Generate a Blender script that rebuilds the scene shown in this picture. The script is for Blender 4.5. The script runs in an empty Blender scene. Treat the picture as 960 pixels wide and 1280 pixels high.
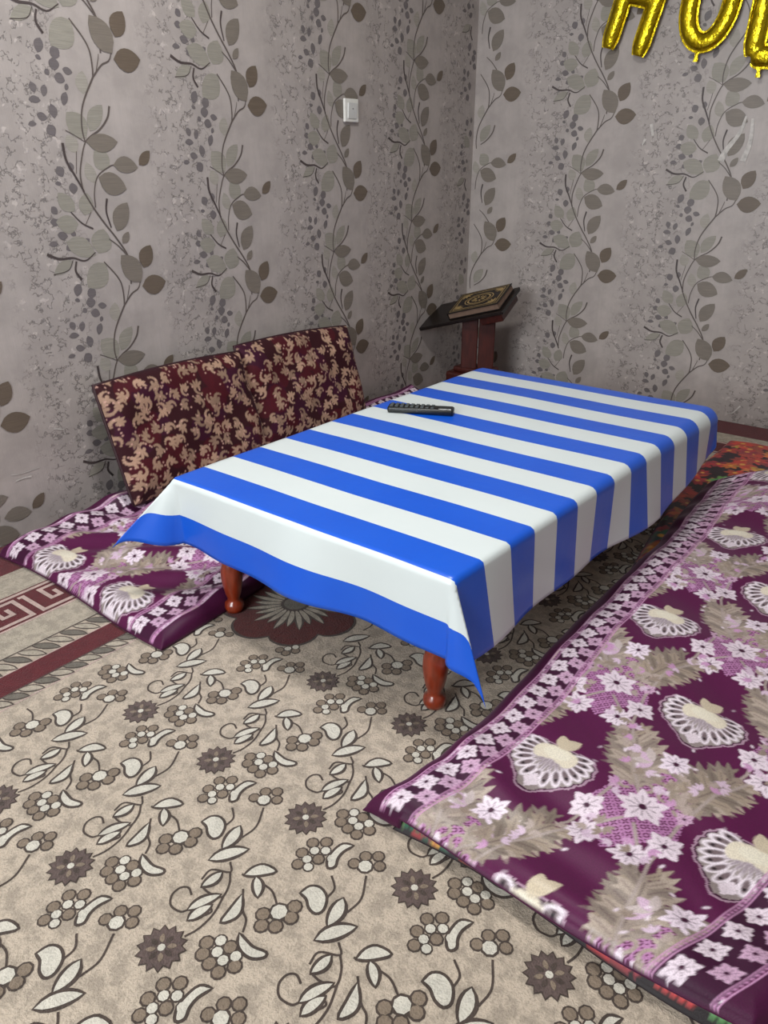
import bpy, bmesh, math, random
import numpy as np
from mathutils import Vector, Matrix

# ------------------------------------------------------------------ camera, light, exposure
scene = bpy.context.scene
col = scene.collection
R = math.radians

cam_data = bpy.data.cameras.new('camera')
cam_data.sensor_fit = 'VERTICAL'
cam_data.sensor_height = 36.0
cam_data.lens = 36.0 * 961.0 / 1280.0
cam_data.clip_start = 0.02
cam = bpy.data.objects.new('camera', cam_data)
col.objects.link(cam)
cam.location = (0.0, 0.0, 1.06)
cam.rotation_euler = (R(90 - 24.7), 0.0, R(37.6))
scene.camera = cam

world = bpy.data.worlds.new('world')
scene.world = world
world.use_nodes = True
world.node_tree.nodes['Background'].inputs['Color'].default_value = (0.75, 0.78, 0.8, 1)
world.node_tree.nodes['Background'].inputs['Strength'].default_value = 0.05


def area_light(name, loc, target, size, power, color, size_y=None):
    d = bpy.data.lights.new(name, 'AREA')
    d.shape = 'RECTANGLE' if size_y else 'DISK'
    d.size = size
    if size_y:
        d.size_y = size_y
    d.energy = power
    d.color = color
    o = bpy.data.objects.new(name, d)
    col.objects.link(o)
    o.location = loc
    v = Vector(target) - Vector(loc)
    o.rotation_euler = v.to_track_quat('-Z', 'Y').to_euler()
    return o


area_light('ceiling_lamp_offscreen', (-1.05, 1.25, 2.46), (-1.05, 1.25, 0), 0.40, 27, (1.0, 0.985, 0.96))
area_light('window_back_offscreen', (-0.85, -1.885, 1.55), (-0.85, 3.0, 1.55), 1.5, 74, (0.93, 0.97, 1.0), 1.2)

scene.view_settings.view_transform = 'Standard'
scene.view_settings.look = 'None'
scene.view_settings.gamma = 1.0
scene.view_settings.exposure = 0.22
scene.view_settings.use_curve_mapping = False

# ------------------------------------------------------------------ helpers
random.seed(7)
rng = np.random.default_rng(7)


def lin(r, g, b):
    f = lambda c: ((c / 255 + 0.055) / 1.055) ** 2.4 if c > 10 else c / 255 / 12.92
    return (f(r), f(g), f(b))


def lin4(r, g, b):
    return (*lin(r, g, b), 1.0)


def tag(o, label, cat, group=None):
    o['label'] = label
    o['category'] = cat
    if group:
        o['group'] = group
    return o


def struct(o, label=None, cat=None):
    o['kind'] = 'structure'
    if label:
        o['label'] = label
        o['category'] = cat
    return o


def empty(name, loc=(0, 0, 0), rot=(0, 0, 0)):
    o = bpy.data.objects.new(name, None)
    o.empty_display_size = 0.1
    col.objects.link(o)
    o.location = loc
    o.rotation_euler = rot
    return o


def link_mesh(name, me, mats, parent=None, smooth=False):
    for m in (mats if isinstance(mats, (list, tuple)) else [mats]):
        me.materials.append(m)
    if smooth:
        me.polygons.foreach_set('use_smooth', np.ones(len(me.polygons), dtype=bool))
    me.update()
    o = bpy.data.objects.new(name, me)
    col.objects.link(o)
    if parent is not None:
        o.parent = parent
    return o


def pydata(name, verts, faces, mats, parent=None, smooth=False, idx=None):
    me = bpy.data.meshes.new(name)
    me.from_pydata(verts, [], faces)
    if idx is not None:
        me.polygons.foreach_set('material_index', np.array(idx, dtype=np.int32))
    return link_mesh(name, me, mats, parent, smooth)


def bm_obj(name, bm, mats, parent=None, smooth=False):
    me = bpy.data.meshes.new(name)
    bmesh.ops.recalc_face_normals(bm, faces=bm.faces)
    bm.to_mesh(me)
    bm.free()
    return link_mesh(name, me, mats, parent, smooth)


def add_box(bm, lo, hi, bevel=0.0, seg=2, mat=None):
    b = bmesh.new()
    bmesh.ops.create_cube(b, size=1.0)
    for v in b.verts:
        v.co = Vector([lo[i] + (v.co[i] + 0.5) * (hi[i] - lo[i]) for i in range(3)])
    if bevel > 0:
        bmesh.ops.bevel(b, geom=list(b.edges), offset=bevel, segments=seg, affect='EDGES', profile=0.5)
    if mat is not None:
        bmesh.ops.transform(b, matrix=mat, verts=b.verts)
    me = bpy.data.meshes.new('tmp')
    b.to_mesh(me)
    b.free()
    bm.from_mesh(me)
    bpy.data.meshes.remove(me)


def add_lathe(bm, prof, n=28, cx=0.0, cy=0.0):
    rings = []
    for r, z in prof:
        rings.append([bm.verts.new((cx + r * math.cos(2 * math.pi * k / n), cy + r * math.sin(2 * math.pi * k / n), z)) for k in range(n)])
    for a, b in zip(rings[:-1], rings[1:]):
        for k in range(n):
            bm.faces.new((a[k], a[(k + 1) % n], b[(k + 1) % n], b[k]))
    bm.faces.new(rings[0][::-1])
    bm.faces.new(rings[-1])


def add_tube(bm, pts, rad, n=10):
    pts = [Vector(p) for p in pts]
    rings = []
    for i, p in enumerate(pts):
        t = (pts[min(i + 1, len(pts) - 1)] - pts[max(i - 1, 0)]).normalized()
        a = t.orthogonal().normalized() if i == 0 else (a - t * a.dot(t)).normalized()
        b = t.cross(a)
        r = rad[i] if isinstance(rad, (list, tuple)) else rad
        rings.append([bm.verts.new(p + (a * math.cos(2 * math.pi * k / n) + b * math.sin(2 * math.pi * k / n)) * r) for k in range(n)])
    for a_, b_ in zip(rings[:-1], rings[1:]):
        for k in range(n):
            bm.faces.new((a_[k], a_[(k + 1) % n], b_[(k + 1) % n], b_[k]))
    bm.faces.new(rings[0][::-1])
    bm.faces.new(rings[-1])


def catmull(pts, k=5):
    pts = [np.array(p, float) for p in pts]
    if len(pts) < 3:
        return pts
    P = [2 * pts[0] - pts[1]] + pts + [2 * pts[-1] - pts[-2]]
    out = []
    for i in range(1, len(P) - 2):
        for j in range(k):
            t = j / k
            out.append(0.5 * (2 * P[i] + (P[i + 1] - P[i - 1]) * t + (2 * P[i - 1] - 5 * P[i] + 4 * P[i + 1] - P[i + 2]) * t * t
                              + (3 * P[i] - P[i - 1] - 3 * P[i + 1] + P[i + 2]) * t ** 3))
    out.append(pts[-1])
    return out


# ------------------------------------------------------------------ material helpers
class NT:
    """small wrapper for building node trees"""

    def __init__(self, name):
        self.m = bpy.data.materials.new(name)
        self.m.use_nodes = True
        self.t = self.m.node_tree
        self.b = self.t.nodes['Principled BSDF']

    def n(self, kind, **kw):
        nd = self.t.nodes.new('ShaderNode' + kind)
        for k, v in kw.items():
            setattr(nd, k, v)
        return nd

    def put(self, sock, v):
        if isinstance(v, bpy.types.NodeSocket):
            self.t.links.new(v, sock)
        elif v is not None:
            sock.default_value = v

    def math(self, op, a, b=None, c=None, clamp=False):
        nd = self.n('Math', operation=op, use_clamp=clamp)
        for i, v in enumerate((a, b, c)):
            self.put(nd.inputs[i], v)
        return nd.outputs[0]

    def mix(self, f, a, b):
        nd = self.n('Mix', data_type='RGBA')
        self.put(nd.inputs[0], f)
        self.put(nd.inputs[6], a)
        self.put(nd.inputs[7], b)
        return nd.outputs[2]

    def coords(self, kind='Object', scale=None):
        o = self.n('TexCoord').outputs[kind]
        if scale:
            mp = self.n('Mapping')
            self.t.links.new(o, mp.inputs['Vector'])
            mp.inputs['Scale'].default_value = scale
            o = mp.outputs[0]
        return o

    def noise(self, vec, scale, detail=4, rough=0.5):
        nd = self.n('TexNoise')
        self.put(nd.inputs['Vector'], vec)
        nd.inputs['Scale'].default_value = scale
        nd.inputs['Detail'].default_value = detail
        nd.inputs['Roughness'].default_value = rough
        return nd.outputs['Fac']

    def ramp(self, f, lo, hi, smooth=True):
        nd = self.n('MapRange', interpolation_type='SMOOTHSTEP' if smooth else 'LINEAR')
        self.put(nd.inputs[0], f)
        nd.inputs[1].default_value = lo
        nd.inputs[2].default_value = hi
        return nd.outputs[0]

    def bump(self, h, strength, dist):
        nd = self.n('Bump')
        nd.inputs['Strength'].default_value = strength
        nd.inputs['Distance'].default_value = dist
        self.t.links.new(h, nd.inputs['Height'])
        self.t.links.new(nd.outputs[0], self.b.inputs['Normal'])

    def set(self, **kw):
        names = {'color': 'Base Color', 'rough': 'Roughness', 'metal': 'Metallic', 'spec': 'Specular IOR Level', 'sheen': 'Sheen Weight',
                 'sheen_rough': 'Sheen Roughness', 'coat': 'Coat Weight', 'coat_rough': 'Coat Roughness'}
        for k, v in kw.items():
            self.put(self.b.inputs[names[k]], v)
        return self


def simple(name, rgb, rough=0.5, metal=0.0, var=0.06, scale=40, bump=0.0, coat=0.0, spec=0.5, stretch=(1, 1, 1)):
    t = NT(name)
    c = t.coords('Object', stretch)
    f = t.noise(c, scale, 4)
    base = lin4(*rgb)
    dark = tuple(max(0, v * (1 - 3 * var)) for v in base[:3]) + (1,)
    lite = tuple(min(1, v * (1 + 3 * var)) for v in base[:3]) + (1,)
    t.set(color=t.mix(t.ramp(f, 0.25, 0.75, False), dark, lite), rough=rough, metal=metal, coat=coat, spec=spec)
    if bump:
        t.bump(f, bump, 0.002)
    return t.m


def wall_base_material(name, axis, anchors, rgb):
    """mauve-grey embossed wallpaper ground: mottled, with bands of fine crackle between the vines"""
    t = NT(name)
    co = t.coords('Object')
    sp = t.n('SeparateXYZ')
    t.t.links.new(co, sp.inputs[0])
    u = sp.outputs[axis]
    z = sp.outputs[2]
    cb = t.n('CombineXYZ')
    t.put(cb.inputs[0], u)
    t.put(cb.inputs[1], z)
    flat = cb.outputs[0]
    # crackle band, centred left of every vine
    wob = t.noise(flat, 5.0, 3)
    ph = t.math('FRACT', t.math('DIVIDE', t.math('ADD', t.math('SUBTRACT', u, anchors), t.math('MULTIPLY', t.math('SUBTRACT', wob, 0.5), 0.12)), 0.531))
    d = t.math('ABSOLUTE', t.math('SUBTRACT', ph, 0.43))
    band = t.ramp(d, 0.32, 0.12)
    n1 = t.noise(flat, 27, 4, 0.6)
    line = t.ramp(t.math('ABSOLUTE', t.math('SUBTRACT', n1, 0.5)), 0.030, 0.009)
    gate = t.ramp(t.noise(flat, 24, 2), 0.45, 0.53)
    cr = t.math('MULTIPLY', t.math('MULTIPLY', line, gate), band)
    mp = t.n('Mapping')
    t.t.links.new(flat, mp.inputs[0])
    mp.inputs['Location'].default_value = (3.1, 7.7, 0)
    n2 = t.noise(mp.outputs[0], 32, 4, 0.6)
    fl = t.math('MULTIPLY', t.ramp(n2, 0.58, 0.68), band)
    mott = t.noise(flat, 9, 5, 0.6)
    mp2 = t.n('Mapping')
    t.t.links.new(flat, mp2.inputs[0])
    mp2.inputs['Scale'].default_value = (60, 4, 1)
    streak = t.noise(mp2.outputs[0], 1.0, 4, 0.6)
    base = lin4(*rgb)
    k = lambda f: tuple(v * f for v in base[:3]) + (1,)
    c = t.mix(t.ramp(mott, 0.3, 0.7), k(0.88), k(1.10))
    c = t.mix(t.math('MULTIPLY', t.ramp(streak, 0.35, 0.7), 0.25), c, k(0.84))
    c = t.mix(t.math('MULTIPLY', band, 0.22), c, k(0.78))
    c = t.mix(t.math('MULTIPLY', fl, 0.75), c, k(1.4))
    c = t.mix(t.math('MULTIPLY', cr, 0.8), c, k(0.36))
    weave = t.noise(mp2.outputs[0], 6.0, 2)
    t.set(color=c, rough=0.42, spec=0.5)
    h = t.math('ADD', t.math('MULTIPLY', t.math('SUBTRACT', fl, cr), 0.6), t.math('MULTIPLY', weave, 0.35))
    t.bump(h, 0.5, 0.0015)
    return t.m


def leaf_material(name, rgb, rough=0.42):
    """printed leaf with fine horizontal hatch relief"""
    t = NT(name)
    c = t.coords('Object', (14, 14, 700))
    f = t.noise(c, 1.0, 2)
    base = lin4(*rgb)
    k = lambda q: tuple(v * q for v in base[:3]) + (1,)
    c2 = t.noise(t.coords('Object'), 12, 3)
    cc = t.mix(t.ramp(f, 0.4, 0.6), k(0.9), k(1.08))
    t.set(color=t.mix(t.math('MULTIPLY', t.ramp(c2, 0.3, 0.7), 0.4), cc, k(0.82)), rough=rough, spec=0.45)
    t.bump(f, 0.5, 0.001)
    return t.m


def carpet_material(name, rgb, var=0.16, fleck=0.35):
    """cut-pile carpet: mottled colour and tufted relief"""
    t = NT(name)
    co = t.coords('Object')
    fine = t.noise(co, 230, 3, 0.75)
    mid = t.noise(co, 34, 5, 0.7)
    base = lin4(*rgb)
    k = lambda q: tuple(min(1, v * q) for v in base[:3]) + (1,)
    c = t.mix(t.ramp(mid, 0.40, 0.58), k(1 - 1.3 * var), k(1 + 0.9 * var))
    c = t.mix(t.math('MULTIPLY', t.ramp(fine, 0.52, 0.36), fleck), c, k(0.42))
    t.set(color=c, rough=0.92, spec=0.15, sheen=0.15)
    t.bump(fine, 0.9, 0.004)
    return t.m


def fabric_material(name, rough_ground=0.5, rough_thread=0.36, sheen=0.12, bump=0.2):
    """woven jacquard: colours and thread mask from the woven pattern stored on the cloth, fine weave relief"""
    t = NT(name)
    at = t.n('Attribute', attribute_name='weave')
    co = t.coords('Object')
    w = t.noise(co, 420, 2)
    cs = t.mix(t.math('MULTIPLY', t.ramp(w, 0.6, 0.4), 0.16), at.outputs['Color'], (0.02, 0.008, 0.016, 1))
    rr = t.n('MapRange')
    t.put(rr.inputs[0], at.outputs['Alpha'])
    rr.inputs[3].default_value = rough_ground
    rr.inputs[4].default_value = rough_thread
    t.set(color=cs, rough=rr.outputs[0], spec=0.25, sheen=sheen, sheen_rough=0.4)
    t.put(t.b.inputs['Sheen Tint'], (0.85, 0.6, 0.8, 1))
    h = t.math('ADD', t.math('MULTIPLY', w, 0.4), t.math('MULTIPLY', at.outputs['Alpha'], 0.6))
    t.bump(h, bump, 0.003)
    return t.m


# ------------------------------------------------------------------ flat printed / tufted pattern made of thin faces
class Flat:
    """collects thin faces of a pattern laid on a plane; place(u, v, h) gives the 3D point"""

    def __init__(self, place):
        self.place = place
        self.v, self.f, self.i = [], [], []
        self.k = 0

    def poly(self, pts, h, mat):
        h = h + (self.k % 211) * 1.2e-6
        self.k += 1
        b = len(self.v)
        self.v.extend(self.place(p[0], p[1], h) for p in pts)
        self.f.append(tuple(range(b, b + len(pts))))
        self.i.append(mat)

    def ribbon(self, pts, w0, w1, h, mat):
        pts = catmull(pts)
        h = h + (self.k % 211) * 1.2e-6
        self.k += 1
        n = len(pts)
        b = len(self.v)
        for j, p in enumerate(pts):
            d = pts[min(j + 1, n - 1)] - pts[max(j - 1, 0)]
            L = math.hypot(*d) or 1
            w = (w0 + (w1 - w0) * j / (n - 1)) / 2
            nx, ny = -d[1] / L * w, d[0] / L * w
            self.v.append(self.place(p[0] + nx, p[1] + ny, h))
            self.v.append(self.place(p[0] - nx, p[1] - ny, h))
        for j in range(n - 1):
            self.f.append((b + 2 * j, b + 2 * j + 1, b + 2 * j + 3, b + 2 * j + 2))
            self.i.append(mat)

    def leaf(self, bx, by, tx, ty, w, h, mat, grow=0.0, n=7, bend=0.08):
        dx, dy = tx - bx, ty - by
        L = math.hypot(dx, dy)
        dx, dy = dx / L, dy / L
        bx, by, L, w = bx - dx * grow, by - dy * grow, L + 2.2 * grow, w + 2 * grow
        side = []
        for s in (1, -1):
            for j in range(n + 1):
                q = j / n
                if s < 0:
                    q = 1 - q
                    if q in (0, 1):
                        continue
                t = q ** 0.92
                hw = w / 2 * (math.sin(math.pi * min(t, 1)) ** 0.72) * (1.08 - 0.2 * t)
                off = bend * L * math.sin(math.pi * t)
                side.append((bx + dx * L * t - dy * (s * hw + off * 0.5), by + dy * L * t + dx * (s * hw + off * 0.5)))
        self.poly(side, h, mat)

    def ell(self, cx, cy, a, b, h, mat, n=10, ph=0.0):
        self.poly([(cx + a * math.cos(ph + 2 * math.pi * k / n), cy + b * math.sin(ph + 2 * math.pi * k / n)) for k in range(n)], h, mat)

# ------------------------------------------------------------------ traced motifs (metres, relative to one leaf / one flower of the repeat)
VINE_LEAVES = [(-0.1683, 0.4211, -0.2201, 0.4849, 0.0689, 1), (-0.1542, 0.4387, -0.1028, 0.5084, 0.0481, 1), (-0.1715, 0.4112, -0.067, 0.4121, 0.053, 2), (-0.1058, 0.343, -0.1509, 0.3874, 0.0596, 1), (-0.2079, 0.3818, -0.2294, 0.4285, 0.0423, 7), (-0.1587, 0.3012, -0.1812, 0.3578, 0.0393, 7), (-0.1476, 0.3174, -0.0569, 0.2827, 0.0662, 2), (-0.0922, 0.3503, -0.0066, 0.3423, 0.0488, 2), (-0.0013, 0.3498, 0.0429, 0.3893, 0.0343, 3), (-0.11, 0.1655, -0.0607, 0.2447, 0.0593, 2), (-0.096, 0.1286, -0.0694, 0.1609, 0.0257, 2), (-0.2399, 0.2291, -0.2859, 0.2787, 0.048, 1), (-0.2115, 0.2155, -0.1931, 0.276, 0.0523, 1), (-0.2358, 0.1921, -0.3056, 0.2022, 0.0537, 1), (-0.1833, 0.1061, -0.1557, 0.1748, 0.0738, 1), (-0.2845, 0.1459, -0.194, 0.1025, 0.0596, 1), (-0.2714, 0.0915, -0.3381, 0.0602, 0.0347, 1), (-0.165, 0.0764, -0.2365, 0.0115, 0.0768, 1), (-0.0469, 0.0074, -0.1073, 0.095, 0.0736, 2), (-0.0308, 0.0501, 0.0045, 0.1162, 0.0566, 3), (-0.0446, -0.0055, 0.0476, -0.0003, 0.065, 3), (-0.1588, 0.5322, -0.1517, 0.5905, 0.0419, 7), (-0.2632, 0.6594, -0.2779, 0.6237, 0.0287, 4), (-0.2864, 0.6161, -0.2701, 0.6091, 0.0127, 4), (-0.2432, 0.6278, -0.2134, 0.6214, 0.0221, 4), (-0.2369, 0.6158, -0.236, 0.5847, 0.0334, 4), (-0.212, 0.5906, -0.1825, 0.5839, 0.02, 4), (-0.2404, 0.5716, -0.2094, 0.5614, 0.0281, 4), (-0.2629, 0.5876, -0.2547, 0.5727, 0.0168, 4), (-0.3134, 0.5536, -0.304, 0.5284, 0.0219, 4), (-0.2718, 0.5496, -0.2807, 0.5204, 0.0208, 4), (-0.3256, 0.5113, -0.291, 0.5105, 0.0192, 4), (-0.2117, 0.5351, -0.2256, 0.5009, 0.0226, 4), (-0.2632, 0.5043, -0.2582, 0.4675, 0.0253, 4), (-0.3098, 0.4765, -0.2794, 0.4679, 0.0222, 4), (-0.3392, 0.4509, -0.3142, 0.4534, 0.0142, 4), (-0.2806, 0.4529, -0.266, 0.4244, 0.0324, 4), (-0.2751, 0.3474, -0.2616, 0.3202, 0.0286, 4), (-0.2887, 0.304, -0.2693, 0.3036, 0.0118, 4), (-0.2363, 0.3044, -0.2355, 0.2739, 0.0291, 4), (-0.3119, 0.2431, -0.297, 0.2233, 0.0224, 4), (-0.3233, 0.2036, -0.2955, 0.1976, 0.0212, 4), (-0.3077, 0.1685, -0.2753, 0.1612, 0.0241, 4), (-0.3388, 0.1427, -0.3094, 0.1427, 0.0158, 4), (-0.2876, 0.1249, -0.2601, 0.1404, 0.0227, 4), (-0.2329, 0.3583, -0.2322, 0.3319, 0.0202, 4), (-0.2646, 0.1755, -0.2493, 0.1618, 0.0169, 4), (-0.2309, 0.1317, -0.2072, 0.1503, 0.02, 4), (-0.2232, 0.0126, -0.2292, -0.0213, 0.0306, 4), (-0.2049, 0.5558, -0.2116, 0.5393, 0.0133, 4)]
VINE_STEMS = [([(-0.2045, 0.2824), (-0.2057, 0.3272), (-0.1913, 0.3743), (-0.1747, 0.4094), (-0.1526, 0.4272)], 0.0045, 0.004, 5), ([(-0.0846, 0.0061), (-0.0819, 0.0537), (-0.0838, 0.093), (-0.1138, 0.143), (-0.1492, 0.1903), (-0.1794, 0.2357), (-0.2045, 0.2824)], 0.005, 0.005, 5), ([(-0.1526, 0.4272), (-0.1198, 0.4454), (-0.0906, 0.4754), (-0.0793, 0.506)], 0.004, 0.0065, 5), ([(-0.1747, 0.4094), (-0.1785, 0.4439), (-0.1721, 0.4867), (-0.1553, 0.524), (-0.1199, 0.5773)], 0.004, 0.0055, 5), ([(-0.1199, 0.5773), (-0.1173, 0.604), (-0.1197, 0.642), (-0.1352, 0.6727), (-0.17, 0.7136)], 0.005, 0.0035, 5), ([(-0.1199, 0.5773), (-0.0874, 0.609), (-0.0572, 0.6264), (-0.0412, 0.6764)], 0.005, 0.003, 5), ([(-0.1098, 0.5852), (-0.096, 0.6222), (-0.0921, 0.6362)], 0.003, 0.002, 5), ([(-0.1772, 0.4117), (-0.2032, 0.4262), (-0.2321, 0.4397)], 0.002, 0.002, 5), ([(-0.2467, 0.4073), (-0.2433, 0.3626), (-0.2227, 0.3216), (-0.2014, 0.2793)], 0.008, 0.005, 6), ([(-0.2071, 0.3859), (-0.218, 0.3274)], 0.002, 0.002, 5), ([(-0.1719, 0.2353), (-0.1681, 0.2783), (-0.1493, 0.3205), (-0.1069, 0.3455), (-0.0906, 0.3502)], 0.0035, 0.003, 5), ([(-0.1296, 0.2586), (-0.1376, 0.2213), (-0.1281, 0.1763)], 0.007, 0.004, 6), ([(-0.2548, 0.2268), (-0.2242, 0.1946), (-0.1899, 0.1769)], 0.003, 0.005, 6), ([(-0.1891, 0.2237), (-0.2143, 0.1878)], 0.002, 0.002, 5), ([(-0.2722, 0.0948), (-0.2919, 0.0681), (-0.3402, 0.0604)], 0.002, 0.002, 6), ([(-0.2619, 0.0906), (-0.2686, 0.0625), (-0.2531, 0.037)], 0.0055, 0.007, 6), ([(-0.1413, 0.1449), (-0.1131, 0.1233), (-0.0854, 0.0932)], 0.003, 0.004, 5), ([(-0.1942, 0.1103), (-0.2322, 0.0898), (-0.2711, 0.101), (-0.3144, 0.1017), (-0.3502, 0.1172)], 0.0025, 0.0085, 6), ([(-0.17, 0.7136), (-0.1352, 0.6727)], 0.003, 0.003, 5)]
CARPET_BERRIES = [(0.0467, 0.0464, 0.0096, 2), (0.0559, 0.0307, 0.0095, 2), (0.0747, 0.027, 0.0093, 2), (0.0951, 0.0261, 0.0092, 2), (0.107, 0.0466, 0.0093, 2), (0.0796, 0.0626, 0.0095, 2), (0.0606, 0.0613, 0.0084, 1), (0.0703, 0.0459, 0.0083, 1), (0.0867, 0.0422, 0.0082, 1), (0.0967, 0.058, 0.0082, 1), (0.0786, 0.1308, 0.01, 2), (0.0907, 0.1156, 0.0098, 2), (0.1087, 0.1277, 0.0098, 2), (0.1169, 0.1527, 0.0099, 2), (0.1082, 0.1701, 0.0101, 2), (0.0954, 0.1488, 0.0129, 1), (0.0571, -0.0804, 0.0088, 2), (0.0471, -0.0593, 0.009, 2), (0.0474, -0.033, 0.0091, 2), (0.0648, -0.0177, 0.0091, 2), (0.0775, -0.0522, 0.0089, 2), (0.0607, -0.0433, 0.0078, 1), (0.0756, -0.0318, 0.0078, 1), (0.0624, -0.0639, 0.0077, 1), (0.0745, -0.074, 0.0076, 1), (0.0941, -0.0377, 0.0077, 1), (0.1361, 0.0001, 0.0089, 2), (0.1532, 0.0132, 0.0089, 2), (0.13, -0.0225, 0.0088, 2), (0.1668, -0.0012, 0.0087, 2), (0.1478, -0.0158, 0.0113, 1)]
CARPET_LEAVES = [(0.0203, 0.1723, 0.0503, 0.1466, 0.0184, 1), (-0.0198, 0.0646, 0.0002, 0.1147, 0.0198, 1), (-0.0056, 0.053, 0.0034, 0.0936, 0.0201, 1), (-0.0301, 0.1446, -0.0352, 0.1058, 0.0199, 1), (-0.0657, 0.1472, -0.0298, 0.2026, 0.0274, 1), (-0.0781, 0.2283, -0.0653, 0.1763, 0.0266, 1)]
CARPET_POLYS = [([(0.0746, 0.0858), (0.0896, 0.0837), (0.1072, 0.0825), (0.1267, 0.0881), (0.1292, 0.0823), (0.1184, 0.0719), (0.104, 0.0689), (0.0869, 0.0732)], 1), ([(0.0032, 0.1631), (0.0039, 0.181), (0.0139, 0.1959), (0.0378, 0.1989), (0.0273, 0.1827), (0.0151, 0.1703)], 1), ([(0.0269, 0.1352), (0.0457, 0.116), (0.0486, 0.0991), (0.0377, 0.0828), (0.0321, 0.1055)], 1), ([(-0.1372, 0.1945), (-0.1337, 0.2114), (-0.1193, 0.219), (-0.101, 0.2124), (-0.0905, 0.1935), (-0.0948, 0.1823), (-0.1088, 0.1834), (-0.1229, 0.1926)], 1), ([(0.1051, 0.0039), (0.0905, -0.0036), (0.0871, -0.0212), (0.09, -0.0408), (0.1012, -0.0541), (0.1075, -0.0458), (0.1008, -0.0325), (0.0991, -0.0156)], 1)]
CARPET_LINES = [[(0.0203, 0.1436), (0.0475, 0.1174), (0.0649, 0.1081), (0.0763, 0.0906)], [(0.0053, 0.1167), (0.0172, 0.0849), (0.0187, 0.0549), (0.0122, 0.0325)], [(-0.0198, 0.1525), (-0.0032, 0.1353), (0.005, 0.1126), (-0.0165, 0.1056), (-0.0318, 0.1059)], [(-0.0358, 0.086), (-0.0503, 0.0917), (-0.0608, 0.0836), (-0.0606, 0.0669), (-0.0468, 0.054), (-0.0264, 0.0559), (-0.0198, 0.0646)], [(0.0377, 0.1693), (0.0593, 0.1689), (0.078, 0.1594), (0.0872, 0.1525)], [(-0.0352, 0.1664), (-0.0198, 0.1525), (-0.0478, 0.1371), (-0.0461, 0.1146)], [(-0.1204, 0.2484), (-0.1009, 0.2331), (-0.0991, 0.2121)], [(-0.0759, 0.2826), (-0.0552, 0.2448), (-0.0569, 0.2121)], [(-0.002, 0.1611), (0.0089, 0.167)], [(0.0023, 0.0895), (0.012, 0.0832), (-0.0035, 0.0533)]]


# ------------------------------------------------------------------ room shell
WX, WY = -2.165, 3.515          # the two papered walls in view
X1, Y0, CEIL = 2.0, -1.95, 2.5
mat_floor = simple('floor_concrete', (120, 112, 104), 0.8)
mat_ceiling = simple('ceiling_white', (225, 223, 218), 0.8, var=0.01)
WALL_RGB = (172, 164, 160)
m_leaf = [None,
          leaf_material('leaf_pale', (150, 146, 136)), leaf_material('leaf_taupe', (125, 117, 108)),
          leaf_material('leaf_brown', (106, 94, 82)), leaf_material('leaf_slate', (112, 106, 107)),
          leaf_material('stem_taupe', (96, 87, 83)), leaf_material('stem_dark', (78, 69, 68)), leaf_material('leaf_faint', (160, 155, 146))]


def papered_wall(name, place, base, axis, u0, u1, anchors, period, label, scuffs=()):
    mats = [wall_base_material('wallpaper_' + name, axis, anchors[0][0] - 0.56, WALL_RGB)] + m_leaf[1:]
    F = Flat(place)
    # wall slab
    lo, hi = base
    c = [(x, y, z) for z in (lo[2], hi[2]) for y in (lo[1], hi[1]) for x in (lo[0], hi[0])]
    F.v.extend(c)
    for f in ((0, 1, 5, 4), (2, 6, 7, 3), (0, 4, 6, 2), (1, 3, 7, 5), (0, 2, 3, 1), (4, 5, 7, 6)):
        F.f.append(f)
        F.i.append(0)
    sc = period / 0.633
    for (ua, za) in anchors:
        z = za - period * math.ceil(za / period + 0.3)
        while z < CEIL + 0.1:
            def ok(u, w):
                return u0 + 0.004 < u < u1 - 0.004 and 0.004 < w < CEIL - 0.004
            for pts, w0, w1, m in VINE_STEMS:
                q = [(ua + p[0], z + p[1] * sc) for p in pts]
                if all(ok(*p) for p in q):
                    F.ribbon(q, w0, w1, 0.0012, m)
            for k, (bx, by, tx, ty, w, m) in enumerate(VINE_LEAVES):
                q = (ua + bx, z + by * sc, ua + tx, z + ty * sc)
                if ok(q[0], q[1]) and ok(q[2], q[3]) and ok(q[0] - w / 2, q[1]) and ok(q[0] + w / 2, q[3]):
                    hgt = {7: 0.0004, 1: 0.0007, 4: 0.0006, 2: 0.0016, 3: 0.0018}[m]
                    F.leaf(*q, w * 0.96, hgt, m, bend=0.10 if k % 2 else -0.06)
            z += period
    # scuffed and creased spots of the paper
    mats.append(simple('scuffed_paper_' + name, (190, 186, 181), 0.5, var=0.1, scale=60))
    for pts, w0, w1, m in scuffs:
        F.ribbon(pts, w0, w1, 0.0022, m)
    o = pydata(name, F.v, F.f, mats, idx=F.i)
    return struct(o, label, 'wall')


aL = [(-0.56, 0.45), (-0.02, 0.33), (0.51, 0.54), (1.045, 0.366), (1.585, 0.694), (2.095, 0.598), (2.65, 0.306), (3.19, 0.392), (3.72, 0.25)]
wall_left = papered_wall('wall_left', lambda u, v, h: (WX + h, u, v), ((WX - 0.1, Y0 - 0.1, 0), (WX, WY, CEIL)), 1, Y0, WY, aL, 0.630,
                         'mauve-grey papered wall with leafy vines behind the cushions',
                         [([(1.01, 0.186), (1.035, 0.188), (1.06, 0.186)], 0.003, 0.006, 8), ([(1.00, 0.21), (1.03, 0.204), (1.09, 0.206)], 0.002, 0.002, 8),
                          ([(1.16, 0.31), (1.19, 0.30)], 0.004, 0.003, 8)])
aR = [(-1.97, 0.68), (-1.42, 0.575), (-0.865, 0.245), (-0.33, 0.35), (0.2, 0.55), (0.73, 0.3), (1.26, 0.62), (1.8, 0.2)]
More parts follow.
